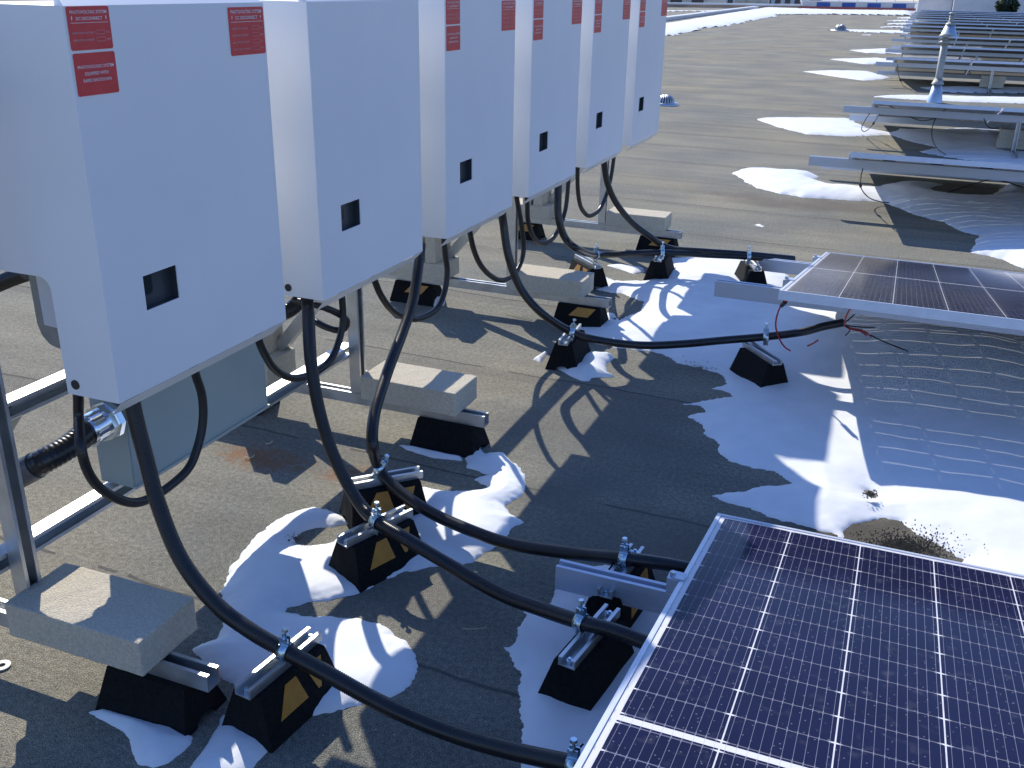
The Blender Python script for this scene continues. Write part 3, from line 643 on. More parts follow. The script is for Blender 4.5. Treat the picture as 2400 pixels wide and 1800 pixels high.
for ri, (p, T) in enumerate(ROWS):
    nmod = 2 if ri == 0 else min(7, 2+int((p.y*.14+.5)/STEP)+(1 if ri < 4 else 0))
    for k in range(nmod):
        if ri > 3 and False: continue
        if mod0 is None: mod0 = module(); o = mod0
        else: o = dup(mod0)
        o.location = p+Vector((STEP*k, 0, 0)); o.rotation_euler = (-T, 0, 0)
        if ri == 0: lab = ('large solar panel filling the lower right corner', 'solar panel just outside the lower right corner')[k]
        elif ri == 1: lab = '%s solar panel of the second row, tilted above the snow mound' % cols[k]
        else: lab = '%s solar panel in the %s row from the camera' % (cols[k], ordn[ri])
        tag(o, lab, 'solar panel', 'tilted solar panels in rows')
    x1 = p.x+STEP*nmod+.1
    for w_, dist in (('near', .42), ('far', LL-.50)):
        zt = p.z-math.sin(T)*dist-FH*math.cos(T)-.002; yc = p.y+math.cos(T)*dist; x0 = p.x-(.30 if w_ == 'near' else .31)
        t = root('mounting_rail', (x0, yc, zt), 'aluminium rail under the %s edge of the %s solar row' % ({'near': 'raised', 'far': 'low'}[w_], ordn[ri]), 'rail', 'aluminium rails carrying the solar rows')
        h, wd = .066, .038
        pf = [(-wd/2, 0), (-wd/2, -h), (wd/2, -h), (wd/2, 0), (wd/2-.010, 0), (wd/2-.010, -.010), (-wd/2+.010, -.010), (-wd/2+.010, 0)]
        g = MB(); v0 = [(x0, yc+a, zt+b_) for a, b_ in pf]; v1 = [(x1, yc+a, zt+b_) for a, b_ in pf]; k8 = 8
        ends = [(0, 1, 6, 7), (1, 2, 5, 6), (2, 3, 4, 5)]
        g.add(v0+v1, [(i, (i+1) % k8, k8+(i+1) % k8, k8+i) for i in range(k8)] + ends + [tuple(i+k8 for i in e) for e in ends])
        put(g, 'beam', M['alu'], t)
        if ri < 5:
            cx = p.x-.016; g = MB().box((cx, yc, zt+.0195), (.030, .032, .039), bev=.0015).box((cx+.012, yc, zt+.041), (.028, .032, .003)); put(g, 'end_clamp', M['alu'], t)
            put(MB().cyl((cx-.004, yc, zt+.0395), (cx-.004, yc, zt+.049), .0075, 6, smooth=False), 'bolt', M['galv'], t)
        for k in range(1, nmod):
            cx = p.x+STEP*k-.010; put(MB().box((cx, yc, zt+.045), (.036, .034, .004)).cyl((cx, yc, zt+.046), (cx, yc, zt+.052), .007, 6, smooth=False), 'mid_clamp', M['alu'], t)

# ballast piles with strut legs under the rows
def row_support(x, y, p, T, label):
    t = root('row_support', (x, y, 0), label, 'panel support', 'strut legs holding up the solar rows')
    dy_ = y-p.y; zt = p.z-math.tan(T)*.42-FH-.066
    put(channel(MB(), (x, y, .012), (x, y, zt), (0, -1, 0)), 'leg', M['galv'], t)
    put(channel(MB(), (x, y-.45, .006), (x, y+1.25, .006), (0, 0, 1)), 'base_strut', M['galv'], t)
    put(channel(MB(), (x, y+1.2, .012), (x, y+1.2, .155), (0, -1, 0)), 'rear_leg', M['galv'], t)
def pavers(x, y, n_, lab, seed):
    for k in range(n_):
        block('%s concrete block of the pile %s' % (('lowest', 'middle', 'top')[k], lab), (x+.01*k, y-.005*k, .05+.046+.0925*k), d=(.36, .19, .0915), rot=(0, 0, .03*(k-1)), seed=seed+k, group='concrete blocks weighing down the solar rows')
sup = {1: 1.6, 2: 1.48, 3: 1.36, 4: 1.50, 5: 1.42, 6: 1.42, 7: 1.4, 8: 1.4}
for ri, dx_ in sup.items():
    p, T = ROWS[ri]
    for j in range(1 if ri < 3 else 2 if ri < 6 else 3):
        x = p.x+dx_+j*2.2
        row_support(x, p.y+.42, p, T, 'galvanised strut leg under the %s solar row, %s along it' % (ordn[ri], ('first', 'second', 'third')[j]))
        pavers(x+.03, p.y+.585, 2 if ri < 5 else 1, 'beside the %s leg of the %s solar row' % (('first', 'second', 'third')[j], ordn[ri]), 40+ri*5+j)

# ------------------------------------------------------------------ snow
def snow(label, polys, holes=(), hmax=.05, wdt=.08, cell=.012, rag=.012, world=False, mounds=(), jag=0.):
    Pp = [[(Z(*q) if not world else Vector((*q, 0))) for q in pl] for pl in polys]; Hh = [[Z(*q) for q in pl] for pl in holes]
    allp = [v for pl in Pp for v in pl]; mg = .05
    x0 = min(v.x for v in allp)-mg; x1 = max(v.x for v in allp)+mg; y0 = min(v.y for v in allp)-mg; y1 = max(v.y for v in allp)+mg
    cy = cell if not isinstance(cell, tuple) else cell[1]; cx = cell if not isinstance(cell, tuple) else cell[0]
    gx = np.arange(x0, x1+cx, cx); gy = np.arange(y0, y1+cy, cy); X, Y = np.meshgrid(gx, gy); px = X.ravel(); py = Y.ravel()
    def sd(pl):
        pts = np.array([(v.x, v.y) for v in pl]); d = np.full(px.shape, 1e9); ins = np.zeros(px.shape, bool)
        for i in range(len(pts)):
            a = pts[i]; b_ = pts[(i+1) % len(pts)]; e = b_-a; L2 = max((e**2).sum(), 1e-12)
            tt = np.clip(((px-a[0])*e[0]+(py-a[1])*e[1])/L2, 0, 1); d = np.minimum(d, np.hypot(px-a[0]-tt*e[0], py-a[1]-tt*e[1]))
            c = ((a[1] > py) != (b_[1] > py)); xi = (b_[0]-a[0])*(py-a[1])/((b_[1]-a[1]) if abs(b_[1]-a[1]) > 1e-12 else 1e-12)+a[0]; ins ^= c & (px < xi)
        return np.where(ins, d, -d)
    D = sd(Pp[0])
    for pl in Pp[1:]: D = np.maximum(D, sd(pl))
    for pl in Hh: D = np.minimum(D, -sd(pl))
    f1 = 1/(rag*4+.02)
    keep = D > -mg
    nz = np.zeros(px.shape); nb = np.zeros(px.shape); idx = np.nonzero(keep)[0]
    for i in idx:
        a, b_ = float(px[i]), float(py[i])
        nz[i] = noise.noise((a*f1, b_*f1, 1.3))+.6*noise.noise((a*f1*3.1, b_*f1*3.1, 4.1))+.4*noise.noise((a*f1*8, b_*f1*8, 7.1))
        nb[i] = noise.noise((a*3.3, b_*3.3, 9.))+.35*noise.noise((a*11, b_*11, 2.))
    D = D+rag*nz
    Zz = np.where(D > 0, hmax*(1-np.exp(-np.maximum(D, 0)/wdt))*(1+.28*nb)+.0015, np.maximum(D*1.2, -.02))
    for (mxp, ht, rx, ry) in mounds:
        mc = Z(*mxp); Zz = Zz+np.where(D > 0, ht*np.exp(-((px-mc.x)/rx)**2-((py-mc.y)/ry)**2)*(1-np.exp(-np.maximum(D, 0)/.1)), 0)
    K = keep.reshape(X.shape); vid = -np.ones(px.shape, int); vid[idx] = np.arange(len(idx)); vid = vid.reshape(X.shape)
    m4 = K[:-1, :-1] & K[:-1, 1:] & K[1:, 1:] & K[1:, :-1]
    jj, ii = np.nonzero(m4)
    # drop quads wholly below the roof
    Zg = Zz.reshape(X.shape); mxz = np.maximum(np.maximum(Zg[jj, ii], Zg[jj, ii+1]), np.maximum(Zg[jj+1, ii], Zg[jj+1, ii+1])); ok = mxz > 0; jj = jj[ok]; ii = ii[ok]
    fc = np.stack([vid[jj, ii], vid[jj, ii+1], vid[jj+1, ii+1], vid[jj+1, ii]], 1)
    me = bpy.data.meshes.new('snow'); me.from_pydata(np.stack([px[idx], py[idx], Zz[idx]], 1).tolist(), [], fc.tolist()); me.polygons.foreach_set('use_smooth', [True]*len(me.polygons)); me.update()
    bm = bmesh.new(); bm.from_mesh(me); bmesh.ops.delete(bm, geom=[v for v in bm.verts if not v.link_faces], context='VERTS'); bm.to_mesh(me); bm.free()
    me.materials.append(M['snow']); o = bpy.data.objects.new('snow', me); C.objects.link(o)
    return tag(o, label, 'snow', 'melting snow on the roof', 'stuff')
A1 = [(709, 1194), (740, 1188), (778, 1199), (817, 1219), (830, 1235), (900, 1250), (960, 1200), (988, 1143), (1053, 1153), (1118, 1150), (1144, 1143), (1111, 1124), (1144, 1114), (1125, 1106), (1097, 1096), (1086, 1074), (1089, 1056), (1104, 1036), (1118, 1041), (1136, 1067), (1147, 1063), (1176, 1063), (1201, 1085), (1223, 1096), (1230, 1121), (1234, 1143), (1223, 1164), (1183, 1186), (1190, 1200), (1225, 1225), (1201, 1236), (1190, 1260), (1150, 1290), (1111, 1316), (1089, 1321), (1050, 1325), (1000, 1330), (960, 1338), (945, 1337), (900, 1360), (872, 1376), (840, 1393), (800, 1401), (723, 1413), (676, 1424), (669, 1435), (741, 1446), (800, 1448), (847, 1450), (890, 1464), (945, 1500), (974, 1533), (984, 1562), (959, 1609), (927, 1630), (842, 1651), (771, 1668), (717, 1682), (640, 1640), (540, 1600), (499, 1583), (452, 1522), (506, 1497), (521, 1460), (522, 1384), (542, 1327), (593, 1265), (644, 1222)]
H1 = [(690, 1262), (720, 1243), (760, 1236), (817, 1228), (825, 1250), (800, 1262), (772, 1275), (723, 1281), (700, 1277)]
snow('snow patch wrapped around the rubber supports in the lower left centre', [A1], [H1], hmax=.024, wdt=.035, cell=.007, rag=.009)
snow('small snow wedge at the bottom left, below the nearest rubber base', [[(206, 1670), (246, 1661), (289, 1674), (423, 1703), (449, 1728), (445, 1746), (427, 1764), (391, 1790), (362, 1800), (325, 1793), (311, 1764), (306, 1732), (289, 1714)]], hmax=.03, wdt=.03, cell=.006, rag=.003)
snow('small snow wedge at the bottom edge with one sunlit stripe', [[(521, 1677), (553, 1679), (615, 1710), (635, 1739), (629, 1757), (600, 1790), (560, 1840), (430, 1860), (443, 1800), (481, 1753), (514, 1699)]], hmax=.03, wdt=.03, cell=.006, rag=.003)
snow('snow patch around the support left of the nearest solar panel', [[(1205, 1428), (1234, 1439), (1227, 1460), (1212, 1478), (1207, 1511), (1183, 1520), (1196, 1533), (1220, 1580), (1214, 1609), (1223, 1652), (1221, 1703), (1220, 1764), (1221, 1800), (1215, 1950), (1560, 1950), (1700, 1700), (1640, 1500), (1600, 1400), (1540, 1372), (1480, 1345), (1440, 1330), (1420, 1325), (1345, 1335), (1321, 1362), (1303, 1377), (1292, 1406), (1270, 1432)]], hmax=.026, wdt=.05, cell=.008, rag=.009)
BIG = [(1665, 1162), (1745, 1150), (1788, 1140), (1853, 1133), (1817, 1106), (1781, 1099), (1708, 1081), (1687, 1059), (1687, 1045), (1669, 1027), (1647, 1016), (1643, 994), (1622, 983), (1600, 976), (1588, 975), (1640, 971), (1661, 969), (1636, 951), (1598, 948), (1660, 938), (1714, 929), (1714, 922), (1690, 915), (1652, 911), (1690, 905), (1703, 899), (1701, 886), (1679, 875), (1625, 861), (1584, 850), (1570, 840), (1551, 829), (1520, 822), (1440, 815), (1380, 795), (1353, 768), (1395, 752), (1418, 733), (1440, 733), (1454, 750), (1467, 741), (1499, 728), (1508, 710), (1498, 706), (1480, 697), (1454, 688), (1427, 685), (1400, 678), (1391, 672), (1393, 652), (1416, 648), (1440, 659), (1503, 659), (1516, 652), (1545, 634), (1557, 632), (1568, 605), (1617, 603), (1744, 608), (1769, 616), (1800, 618), (1813, 629), (1846, 646), (1846, 680), (1838, 705), (1876, 718), (1914, 724), (1965, 724), (2080, 732), (2170, 742), (2240, 762), (2330, 775), (2520, 780), (2700, 900), (2700, 1500), (2300, 1400), (2100, 1330), (2000, 1285), (1960, 1250), (1889, 1236), (1800, 1210), (1770, 1200), (1690, 1172)]
MELT = [[(1975, 1250), (1990, 1236), (2030, 1224), (2062, 1210), (2112, 1222), (2150, 1250), (2200, 1284), (2262, 1312), (2260, 1330), (2150, 1320), (2060, 1300), (1990, 1275)], [(2022, 1150), (2036, 1146), (2058, 1160), (2048, 1170), (2030, 1162)]]
snow('large snow drift spreading under the second solar row, in the right half', [BIG], MELT, hmax=.034, wdt=.12, cell=.012, rag=.014, mounds=[((2200, 830), .06, .55, .35), ((2420, 900), .04, .6, .5)])
snow('little snow wedge right of the support at the cabinets, in the centre', [[(1302, 861), (1348, 856), (1351, 840), (1381, 827), (1402, 829), (1431, 831), (1440, 840), (1421, 853), (1419, 861), (1424, 876), (1443, 883), (1386, 886), (1381, 893), (1364, 893), (1340, 883), (1313, 868)]], hmax=.03, wdt=.03, cell=.008, rag=.004)
snow('tiny snow wedge left of the support in the centre', [[(1250, 842), (1279, 823), (1284, 828), (1267, 850)]], hmax=.025, wdt=.02, cell=.007, rag=.002)
snow('narrow snow strip along the foot of the second rubber base', [[(934, 1043), (963, 1047), (1082, 1072), (1083, 1080), (1017, 1074), (952, 1054)]], hmax=.02, wdt=.02, cell=.006, rag=.003)
snow('lump of snow by a rear rubber base, inside a conduit loop', [[(992, 690), (1010, 684), (1030, 700), (1043, 702), (1040, 716), (1010, 719), (996, 708)]], hmax=.05, wdt=.03, cell=.008, rag=.004)
snow('thin snow sliver between two distant supports', [[(1420, 622), (1454, 620), (1508, 628), (1512, 638), (1487, 643), (1454, 632)]], hmax=.02, wdt=.04, cell=.012, rag=.004)
snow('snow patch reaching left from under the third solar row', [[(1718, 407), (1737, 397), (1781, 396), (1846, 400), (1897, 405), (1920, 414), (1907, 421), (1947, 434), (1998, 439), (2052, 439), (2106, 427), (2179, 429), (2208, 432), (2179, 441), (2193, 452), (2251, 459), (2323, 459), (2352, 441), (2367, 427), (2432, 416), (2800, 470), (2800, 700), (2400, 630), (2343, 607), (2278, 593), (2280, 580), (2294, 553), (2251, 543), (2215, 521), (2179, 514), (2143, 503), (2070, 474), (1962, 468), (1882, 463), (1817, 452), (1774, 441)]], hmax=.06, wdt=.15, cell=(.02, .03), rag=.02)
def far_snow(label, pl, h=.04, cell=(.03, .06), rag=.03): snow(label, [pl], hmax=h, wdt=.2, cell=cell, rag=rag)
far_snow('long snow patch reaching left from the fourth solar row', [(1772, 280), (1788, 276), (1880, 276), (1991, 278), (2034, 300), (2088, 311), (2106, 302), (2179, 304), (2260, 300), (2400, 305), (2600, 320), (2600, 420), (2215, 369), (2153, 356), (2197, 347), (2135, 333), (2088, 317), (1980, 320), (1889, 315), (1817, 297)])
far_snow('thin snow streak crossing in front of the vent pipe', [(2038, 227), (2088, 223), (2200, 225), (2420, 229), (2600, 232), (2600, 248), (2400, 243), (2287, 240), (2142, 234)])
far_snow('pale snow tongue just left of the fifth solar row', [(1882, 168), (1918, 166), (2034, 167), (2085, 181), (2070, 186), (2023, 189), (1962, 181)])
far_snow('shaded snow below the fifth solar row', [(2150, 205), (2230, 203), (2345, 204), (2550, 210), (2550, 222), (2212, 217)], cell=(.05, .1))
far_snow('snow tongue left of the sixth solar row', [(1942, 139), (2052, 136), (2085, 139), (2160, 144), (2300, 150), (2300, 156), (2070, 150), (2027, 151)], cell=(.04, .1))
far_snow('snow tongue left of the seventh solar row', [(1989, 118), (2070, 114), (2114, 119), (2300, 126), (2300, 132), (2034, 125)], cell=(.05, .12))
far_snow('long thin snow streak beyond the seventh solar row', [(1929, 69), (2034, 71), (2193, 73), (2400, 74), (2500, 76), (2500, 88), (2300, 82), (2143, 79), (2034, 77)], cell=(.08, .2), rag=.05)
for i, (a, b_, y_, lb) in enumerate(((2054, 2135, 64, 'fourth'), (2066, 2140, 56.5, 'third'), (2076, 2145, 49, 'second'), (2092, 2150, 42.5, 'first'))):
    far_snow('%s of the thin far snow tongues counted from the roof edge' % lb, [(a, y_), (a+25, y_-1.6), (b_, y_-1.6), (b_, y_+1.2), (a+30, y_+1.6)], cell=(.1, .25), rag=.05)
snow('broad band of snow along the far roof edge and curb', [[(1400, 110), (1567, 84), (1590, 83), (1602, 77), (1647, 71), (1640, 67), (1719, 60), (1712, 57), (1750, 54), (1745, 50), (1777, 47), (1775, 45), (1822, 39), (1820, 35), (1940, 34), (2136, 37), (2136, 26.5), (1960, 25), (1790, 19), (1700, 33), (1560, 56), (1400, 74)]], hmax=.10, wdt=.3, cell=(.15, .3), rag=.12)
far_snow('snow strip beyond the curb in the far left', [(1400, 33), (1560, 25), (1640, 25.5), (1780, 20.5), (1700, 27), (1560, 27), (1400, 38)], cell=(.2, .5), rag=.1)
far_snow('tiny snow dab on the open roof', [(1766, 527), (1780, 525), (1793, 531), (1785, 533)], h=.01, cell=(.01, .02), rag=.004)
far_snow('small snow streak on the open roof beyond the drain', [(2018, 81.5), (2044, 81), (2040, 83.5), (2022, 83)], h=.02, cell=(.06, .15), rag=.02)

# ------------------------------------------------------------------ vents and drains
def lathe(mb, c, prof, seg=24, smooth=True, sq=False):
    V = []
    for r, z in prof: V += [(c[0]+r*math.cos(2*PI*i/seg), c[1]+r*math.sin(2*PI*i/seg), c[2]+z) for i in range(seg)]
    return mb.add(V, [(k*seg+i, k*seg+(i+1) % seg, (k+1)*seg+(i+1) % seg, (k+1)*seg+i) for k in range(len(prof)-1) for i in range(seg)], smooth)
def vent(c, s, label, cr=.20, ch=.52, rt=.105, rp=.088):
    t = root('vent_pipe', c, label, 'vent pipe', 'capped vent pipes among the solar rows')
    put(lathe(MB(), c, [(cr*s, 0), (cr*.97*s, .01), (rt*s, ch*s), (rt*.97*s, ch*s)]), 'flashing_cone', M['galv_flash'], t)
    put(lathe(MB(), c, [((rt+.055)*s, (ch-.05)*s), ((rt+.04)*s, (ch-.02)*s), (rp*1.03*s, (ch+.10)*s), (rp*s, (ch+.08)*s)]), 'storm_collar', M['vent'], t)
    put(lathe(MB(), c, [(rp*s, (ch-.02)*s), (rp*s, 1.55*s), (.0, 1.55*s)]), 'pipe', M['vent'], t)
    put(lathe(MB(), c, [(.0, 1.50*s), (.15*s, 1.50*s), (.16*s, 1.52*s), (.09*s, 1.56*s)]), 'lower_cap', M['vent'], t)
    put(lathe(MB(), c, [(.07*s, 1.54*s), (.07*s, 1.66*s)]), 'neck', M['heatsink'], t)
    put(lathe(MB(), c, [(0, 1.65*s), (.17*s, 1.65*s), (.175*s, 1.68*s), (.12*s, 1.73*s), (0, 1.75*s)]), 'rain_cap', M['vent'], t)
vc = Z(2188, 240); 
def size_for(pb, pt):   # world height of a vertical thing from its foot and top in the photo
    b_ = Z(*pb); d = ray(*pt); k = (b_.x*d.x+b_.y*d.y)/(d.x**2+d.y**2); return b_, (O+d*k).z
b0, h0 = size_for((2190, 240), (2216, 77)); vent(b0, h0/1.75, 'tall grey vent pipe with a metal cone base, standing behind the fourth solar row')
b0, h0 = size_for((2219, 108), (2229, 28)); vent(b0, h0/1.75, 'farther vent pipe whose wide cone base rises just above the nearer one', cr=.64, ch=1.16, rt=.21, rp=.13)
def dome(c, r, label):
    t = root('roof_drain', c, label, 'roof drain')
    g = MB()
    for i in range(18):
        a = 2*PI*i/18; pts = [Vector((c[0]+r*math.cos(a)*math.cos(e), c[1]+r*math.sin(a)*math.cos(e), c[2]+.02+r*.95*math.sin(e))) for e in [k*PI/2/5 for k in range(6)]]
        g.tube(pts, .010, 5)
    put(g, 'strainer', M['galv'], t); put(lathe(MB(), c, [(r*.85, .0), (r*.8, r*.55), (r*.35, r*.8), (0, r*.85)]), 'dome', M['heatsink'], t)
    put(lathe(MB(), c, [(r*1.5, .002), (r*1.45, .03), (r*.9, .035)]), 'flange', M['galv'], t)
dome(Z(1560, 246), .115, 'domed metal roof drain just right of the farthest cabinet')
dome(Z(1969, 72), .22, 'small domed vent on the open roof, left of the far solar rows')

# ------------------------------------------------------------------ far roof edge, wall, building, trees
def wall_px(pb0, pb1, h, name, label, cat, th=.3, material=None, kind=None):
    a = Z(*pb0); b_ = Z(*pb1); d = (b_-a); L = d.length; ang = math.atan2(d.y, d.x)
    t = root(name, (a.x, a.y, 0), label, cat); t.rotation_euler.z = ang; return t, L
t, L = wall_px((1555, 50), (1790, 17.5), .35, 'curb', 'long low pale curb running away along the far side of the roof', 'curb')
MB().box((L/2-8, .15, .06), (L+16, .3, .12)).build('body', M['white'], t)
MB().box((L/2-8, .15, .14), (L+16, .36, .04)).build('coping', M['lip'], t)
# striped parapet
t, L = wall_px((1880, 20.5), (2142, 25.5), 1.2, 'parapet_wall', 'low parapet wall painted in blue and white blocks at the far roof edge', 'parapet')
wl = 12.5/2300; 
_, hw = size_for((1960, 22), (1960, 5.5))
MB().box((L/2, .2, hw/2), (L, .4, hw)).build('wall', M['white'], t)
MB().box((L/2, -.02, .10), (L+.2, .06, .16)).build('base_trim', M['red_trim'], t)
MB().box((L/2, .2, hw+.04), (L+.2, .5, .08)).build('coping', M['lip'], t)
seg_ = L/8.4
for i in range(4): MB().box((seg_*(1.05+1.9*i)+.5*seg_, -.015, .18+(hw-.18)/2), (seg_*1.0, .03, hw-.2)).build('blue_panel', M['stripe'], t)
t, L = wall_px((1400, 15), (1880, 20.3), .8, 'low_wall', 'low snow topped brick coloured wall left of the striped parapet', 'wall')
_, h2 = size_for((1700, 18.6), (1700, 12))
tan = noisy('tan_masonry', (.40, .27, .20), (.50, .36, .27), 1., .85)
MB().box((L/2, .2, h2/2), (L, .4, h2)).build('wall', tan, t); MB().box((L/2, .2, h2+.06), (L+.1, .55, .12)).build('snow_cap', M['snow'], t)
# rail fence on the striped parapet
t, L = wall_px((1790, 19.5), (2142, 25.5), .8, 'railing', 'thin white railing standing along the top of the far parapet', 'railing'); t.location.z = hw+.08
g = MB()
for z in (.35, .7): g.cyl((0, .3, z), (L, .3, z), .03, 6)
g.build('rail_bars', M['white'], t)
for i in range(9): MB().cyl((L*i/8, .3, 0), (L*i/8, .3, .72), .03, 6).build('railing_post', M['white'], t)
def building(px0, px1, yb, y, ztop, label, mt, windows=0, name='building', zb=-7):
    """a box building at distance y whose left/right edges fall at the photo columns"""
    a = Y_(px0, yb, y); b_ = Y_(px1, yb, y); t = root(name, ((a.x+b_.x)/2, y, zb), label, 'building'); wd = b_.x-a.x; h = ztop-zb
    MB().box((0, 6, h/2), (wd, 12, h)).build('wall', mt, t); MB().box((0, 6, h+.1), (wd+.4, 12.4, .2)).build('roof_cap', M['lip'], t)
    for i in range(windows):
        x = -wd/2+wd*(i+.5)/windows
        w_ = MB().box((x, -.03, h-1.9), (wd/windows*.55, .08, 1.1)).build('window', M['window'], t)
        MB().box((x, -.09, h-2.5), (wd/windows*.6, .1, .08)).build('sill', M['lip'], w_)
    return t
building(2235, 2900, 10, 92, 5, 'pale grey building behind the solar rows at the upper right', M['white'], 7)
bl = building(2152, 2232, 10, 96, 1.55, 'low building with a blue fascia just left of the pale grey one', M['white'], 0)
MB().box((0, -.1, 8.1), (6.9, .1, .5)).build('blue_fascia', M['stripe'], bl)
building(1700, 1880, 8, 110, 2.2, 'distant low flat building left of the striped parapet', noisy('bluish_cladding', (.38, .44, .5), (.46, .5, .56), .6, .7), 8)
building(1100, 1660, 8, 120, 2.0, 'distant long flat building at the far left of the horizon', noisy('beige_cladding', (.5, .47, .42), (.56, .52, .47), .6, .7), 12)
# rooftop machines beside the low wall
for i, (px, wd_, ht_) in enumerate(((1730, .8, .8), (1752, .7, 1.1), (1771, .9, .7), (1786, .6, 1.2), (1906, .9, 1.0))):
    c = Z(px, 17.5+i*.5); t = root('rooftop_unit', (c.x, c.y, 0), ['grey rooftop unit at the left end of the far cluster', 'second grey rooftop unit in the far cluster', 'third rooftop unit in the far cluster, low and wide', 'tall narrow rooftop unit at the corner where curb meets wall', 'dark rooftop unit behind the striped parapet'][i], 'rooftop unit', 'small machines at the far roof edge')
    MB().box((0, 1, ht_/2+.1), (wd_, .8, ht_), bev=.03).build('casing', M['vent'], t); MB().cyl((0, 1, ht_+.1), (0, 1, ht_+.22), wd_*.33, 14).build('fan_cowl', M['black'], t)
    for s in (-1, 1): MB().box((s*wd_*.35, 1, .05), (.1, .7, .1)).build('skid', M['galv'], t)
def conifer(c, h, r, label):
    t = root('evergreen_tree', c, label, 'tree'); MB().cyl((0, 0, 0), (0, 0, h*.95), .22, 10, r2=.04).build('trunk', M['bark'], t)
    g = MB(); rnd = random.Random(5)
    for i in range(5200):
        u = rnd.random()**.75; z = h*(.12+.88*u); rad = r*(1-u)**.8*(.45+.55*rnd.random())*(1+.25*math.sin(z*5)); a = rnd.random()*2*PI
        p = Vector((rad*math.cos(a), rad*math.sin(a), z-rad*.25)); s_ = .10+.16*rnd.random()
        d = Vector((math.cos(a), math.sin(a), -.35+rnd.uniform(-.4, .4))).normalized(); q = d.cross(Vector((rnd.uniform(-1, 1), rnd.uniform(-1, 1), 1))).normalized()
        g.add([p-d*s_, p+q*s_*.45, p+d*s_, p-q*s_*.45], [(0, 1, 2, 3)])
    g.build('crown', M['leaf'], t, recalc=False)
tc_ = Y_(2362, 10, 88); conifer((tc_.x, 88, -7), 9.3, 2.6, 'dark evergreen treetop in front of the pale grey building')

# ------------------------------------------------------------------ loose wires and small debris
def wire(pts, r, material, name, label, cat='wire', group='loose panel leads', plug=None):
    sp = spline([Z(a, b_, z) for a, b_, z in pts], .012); t = root(name, sp[0], label, cat, group)
    put(MB().tube(sp, r, 7), 'lead', material, t)
    if plug is not None:
        i = min(len(sp)-3, int(len(sp)*plug)); put(MB().tube(sp[max(0, i-3):i+3], r*2.6, 8), 'connector', M['black'], t)
    return t
wire([(1842, 705, .40), (1826, 725, .33), (1818, 760, .24), (1825, 790, .17), (1838, 812, .12), (1852, 822, .09)], .0035, M['red_wire'], 'red_wire', 'red lead hanging from the corner of the second panel row with a black plug', plug=.12)
wire([(1994, 720, .40), (1982, 745, .33), (1979, 765, .26)], .0035, M['red_wire'], 'red_wire', 'short red lead dropping into the open conduit end')
wire([(1917, 797, .13), (1905, 805, .10), (1892, 811, .085)], .0035, M['red_wire'], 'red_wire', 'red lead end lying on snow just below the conduit')
ends = [((2042, 789), M['red_wire'], 'red_wire', 'red wire end spilling rightwards from the open conduit, longest of the bundle'), ((2036, 781), M['red_wire'], 'red_wire', 'upper red wire end of the bundle at the open conduit'), ((2030, 786), M['red_wire'], 'red_wire', 'middle red wire end of the bundle at the open conduit'),
        ((2049, 768), M['black'], 'black_wire', 'straight black wire end pointing right from the open conduit'), ((1982, 786), M['black'], 'black_wire', 'stubby black wire curling down at the open conduit')]
for i, (e, mt, nm, lb) in enumerate(ends):
    wire([(1974, 758+i*.5, .24), (1990, 764+(e[1]-768)*.3, .22), (e[0]*.5+1000, (766+e[1])/2, .18), (e[0], e[1], .13)], .003, mt, nm, lb)
wire([(1974, 757, .24), (1988, 750, .25), (2004, 736, .27), (2010, 749-13, .27), (2022, 748-9, .26)], .003, M['black'], 'black_wire', 'kinked black wire rising from the open conduit')
wire([(2040, 785, .15), (2070, 800, .12), (2128, 823, .09)], .003, M['black'], 'black_wire', 'long black wire running right across the snow ripples')
wire([(2022, 396, .36), (2018, 415, .28), (2018, 440, .15), (2035, 462, .07), (2060, 472, .03), (2084, 475, .02)], .0038, M['black'], 'black_wire', 'black lead hanging from the left end of the third solar row', plug=.55)
wire([(2059, 246, .40), (2085, 249, .38), (2110, 260, .34), (2140, 277, .28), (2165, 283, .26), (2190, 277, .29), (2205, 265, .34), (2219, 253, .39)], .0045, M['black'], 'black_wire', 'drooping black lead below the fourth solar row edge')
wire([(2219, 254, .39), (2195, 275, .3), (2185, 300, .2), (2185, 325, .1), (2197, 348, .04), (2216, 362, .03)], .0045, M['black'], 'black_wire', 'black lead dropping from the fourth solar row to the roof')
wire([(2038, 266, .36), (2026, 285, .25), (2019, 302, .1), (2027, 308, .06), (2042, 296, .14), (2061, 268, .34)], .0045, M['black'], 'black_wire', 'black lead loop at the left end of the fourth solar row', plug=.75)
wire([(2306, 278, .36), (2312, 292, .26), (2322, 300, .22), (2340, 300, .22)], .0045, M['black'], 'black_wire', 'short black lead beside the fourth row leg')
wire([(2104, 151, .40), (2106, 175, .2), (2112, 192, .06), (2116, 200, .03)], .006, M['black'], 'black_wire', 'black lead hanging from the fifth solar row', plug=.7)
wire([(2238, 143, .38), (2262, 155, .3), (2275, 172, .2)], .006, M['black'], 'black_wire', 'black lead sagging behind the fifth solar row')
wire([(2210, 455, .02), (2270, 435, .08), (2320, 421, .18), (2350, 424, .16), (2400, 440, .12)], .0045, M['black'], 'black_wire', 'black lead arching over the shaded roof under the third row')
def bit(px, py, ang, L, r, label, material, name='twig', cat='twig', bend=.3):
    c = Z(px, py, .004); pts = [Vector((c.x+L*(t_-.5)*math.cos(ang)-bend*L*(t_-.5)**2*math.sin(ang), c.y+L*(t_-.5)*math.sin(ang)+bend*L*(t_-.5)**2*math.cos(ang), .004+r)) for t_ in [i/8 for i in range(9)]]
    t = tag(MB().tube(pts, r, 6).build(name, material), label, cat, 'bits of debris on the roof')
bit(588, 1074, .9, .032, .0022, 'curled pale shaving lying in the rust stain', M['twig'], 'metal_shaving', 'debris', 1.6)
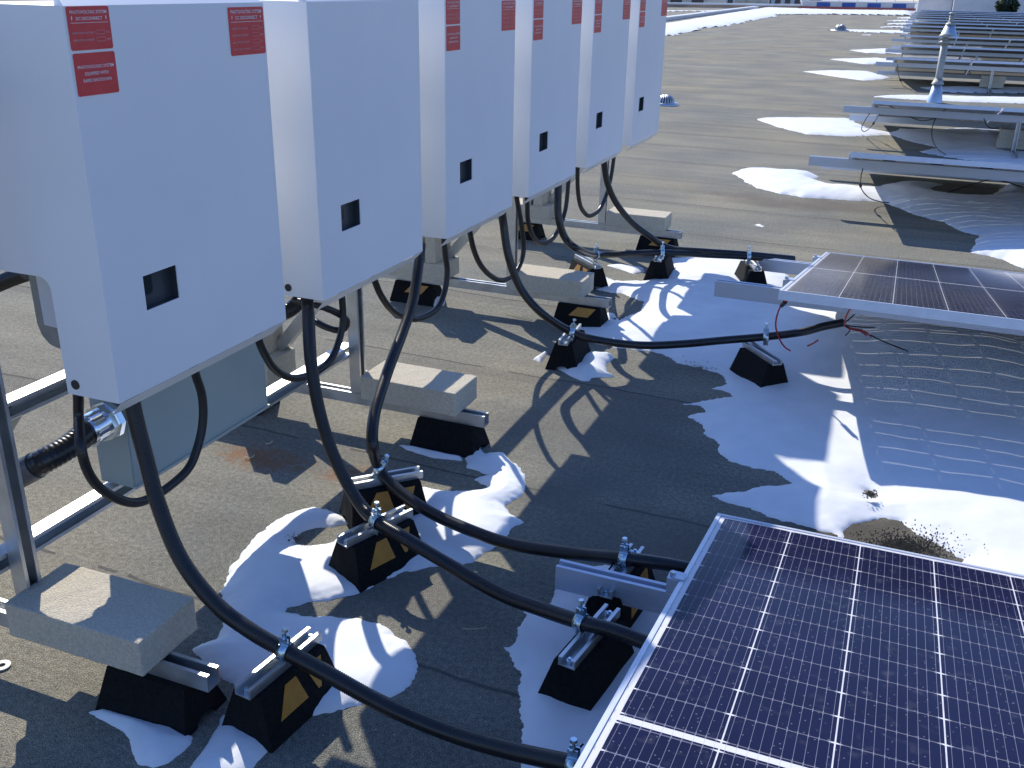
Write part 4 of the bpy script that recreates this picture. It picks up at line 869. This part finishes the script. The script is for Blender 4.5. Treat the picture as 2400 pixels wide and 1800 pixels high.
bit(634, 1040, 1.3, .028, .0022, 'curled pale shaving just above the rust stain', M['twig'], 'metal_shaving', 'debris', 1.2)
bit(1215, 743, -.2, .14, .0018, 'straight dry twig on the roof behind the second block', M['twig'])
bit(1060, 780, -.6, .05, .0012, 'thin dry stalk on the open roof between conduits', M['twig'])
bit(1222, 812, -.7, .05, .0012, 'thin dry stalk left of the central support', M['twig'])
bit(858, 952, .6, .04, .0012, 'pale stalk below the second concrete block', M['twig'])
bit(1112, 1475, .5, .06, .0012, 'pale scratch of straw on the shaded roof', M['twig'])
wc = Z(5, 1560, .003); g = MB()
V = [];
for i in range(28):
    a = 2*PI*i/28; ca, sa = math.cos(a), math.sin(a); V += [(wc.x+.008*ca, wc.y+.008*sa, .002), (wc.x+.019*ca, wc.y+.019*sa, .002), (wc.x+.019*ca, wc.y+.019*sa, .005), (wc.x+.008*ca, wc.y+.008*sa, .005)]
g.add(V, [(4*i+j, 4*i+(j+1) % 4, (4*((i+1) % 28))+(j+1) % 4, 4*((i+1) % 28)+j) for i in range(28) for j in range(4)])
tag(g.build('washer', M['washer']), 'pale flat washer lying on the roof at the left edge', 'washer')
# pebbles and granule clumps: uncountable grit
g = MB(); rnd = random.Random(3)
for i in range(420):
    px = rnd.uniform(20, 2100); py = rnd.uniform(620, 1780)
    c = Z(px, py, 0); r_ = rnd.uniform(.0010, .0026); h_ = r_*1.1
    if rnd.random() > .25 and c.y > 3: continue
    g.add([(c.x+r_*math.cos(k*PI/2+i), c.y+r_*math.sin(k*PI/2+i), .0) for k in range(4)]+[(c.x, c.y, h_)], [(0, 1, 4), (1, 2, 4), (2, 3, 4), (3, 0, 4)])
tag(g.build('grit', M['twig'], recalc=False), 'scattered pale grit on the roof membrane', 'grit', kind='stuff')

# dark roof granules melted out of the snow beside the nearest panel, and on thin snow by the supports
g = MB(); rnd = random.Random(11)
def grains(cx_, cy_, rx_, ry_, n_, zz):
    for _ in range(n_):
        a = rnd.uniform(0, 2*PI); k = abs(rnd.gauss(0, .62)); c = Z(cx_+rx_*k*math.cos(a), cy_+ry_*k*math.sin(a), zz); r_ = rnd.uniform(.0006, .0024); q = rnd.uniform(0, PI)
        g.add([(c.x+r_*math.cos(q+i*2*PI/5)*1.4, c.y+r_*math.sin(q+i*2*PI/5), c.z-.004) for i in range(5)]+[(c.x, c.y, c.z+r_)], [(i, (i+1) % 5, 5) for i in range(5)])
grains(2115, 1282, 95, 34, 3000, .030); grains(2040, 1158, 17, 9, 150, .036)
grains(1440, 745, 30, 14, 60, .02); grains(1640, 860, 60, 14, 60, .02); grains(700, 1262, 40, 18, 50, .02)
tag(g.build('granules', noisy('dark_roof_granules', (.07, .06, .045), (.13, .115, .09), 90, .9), recalc=False), 'loose dark granules scattered over thin melting snow', 'grit', kind='stuff')
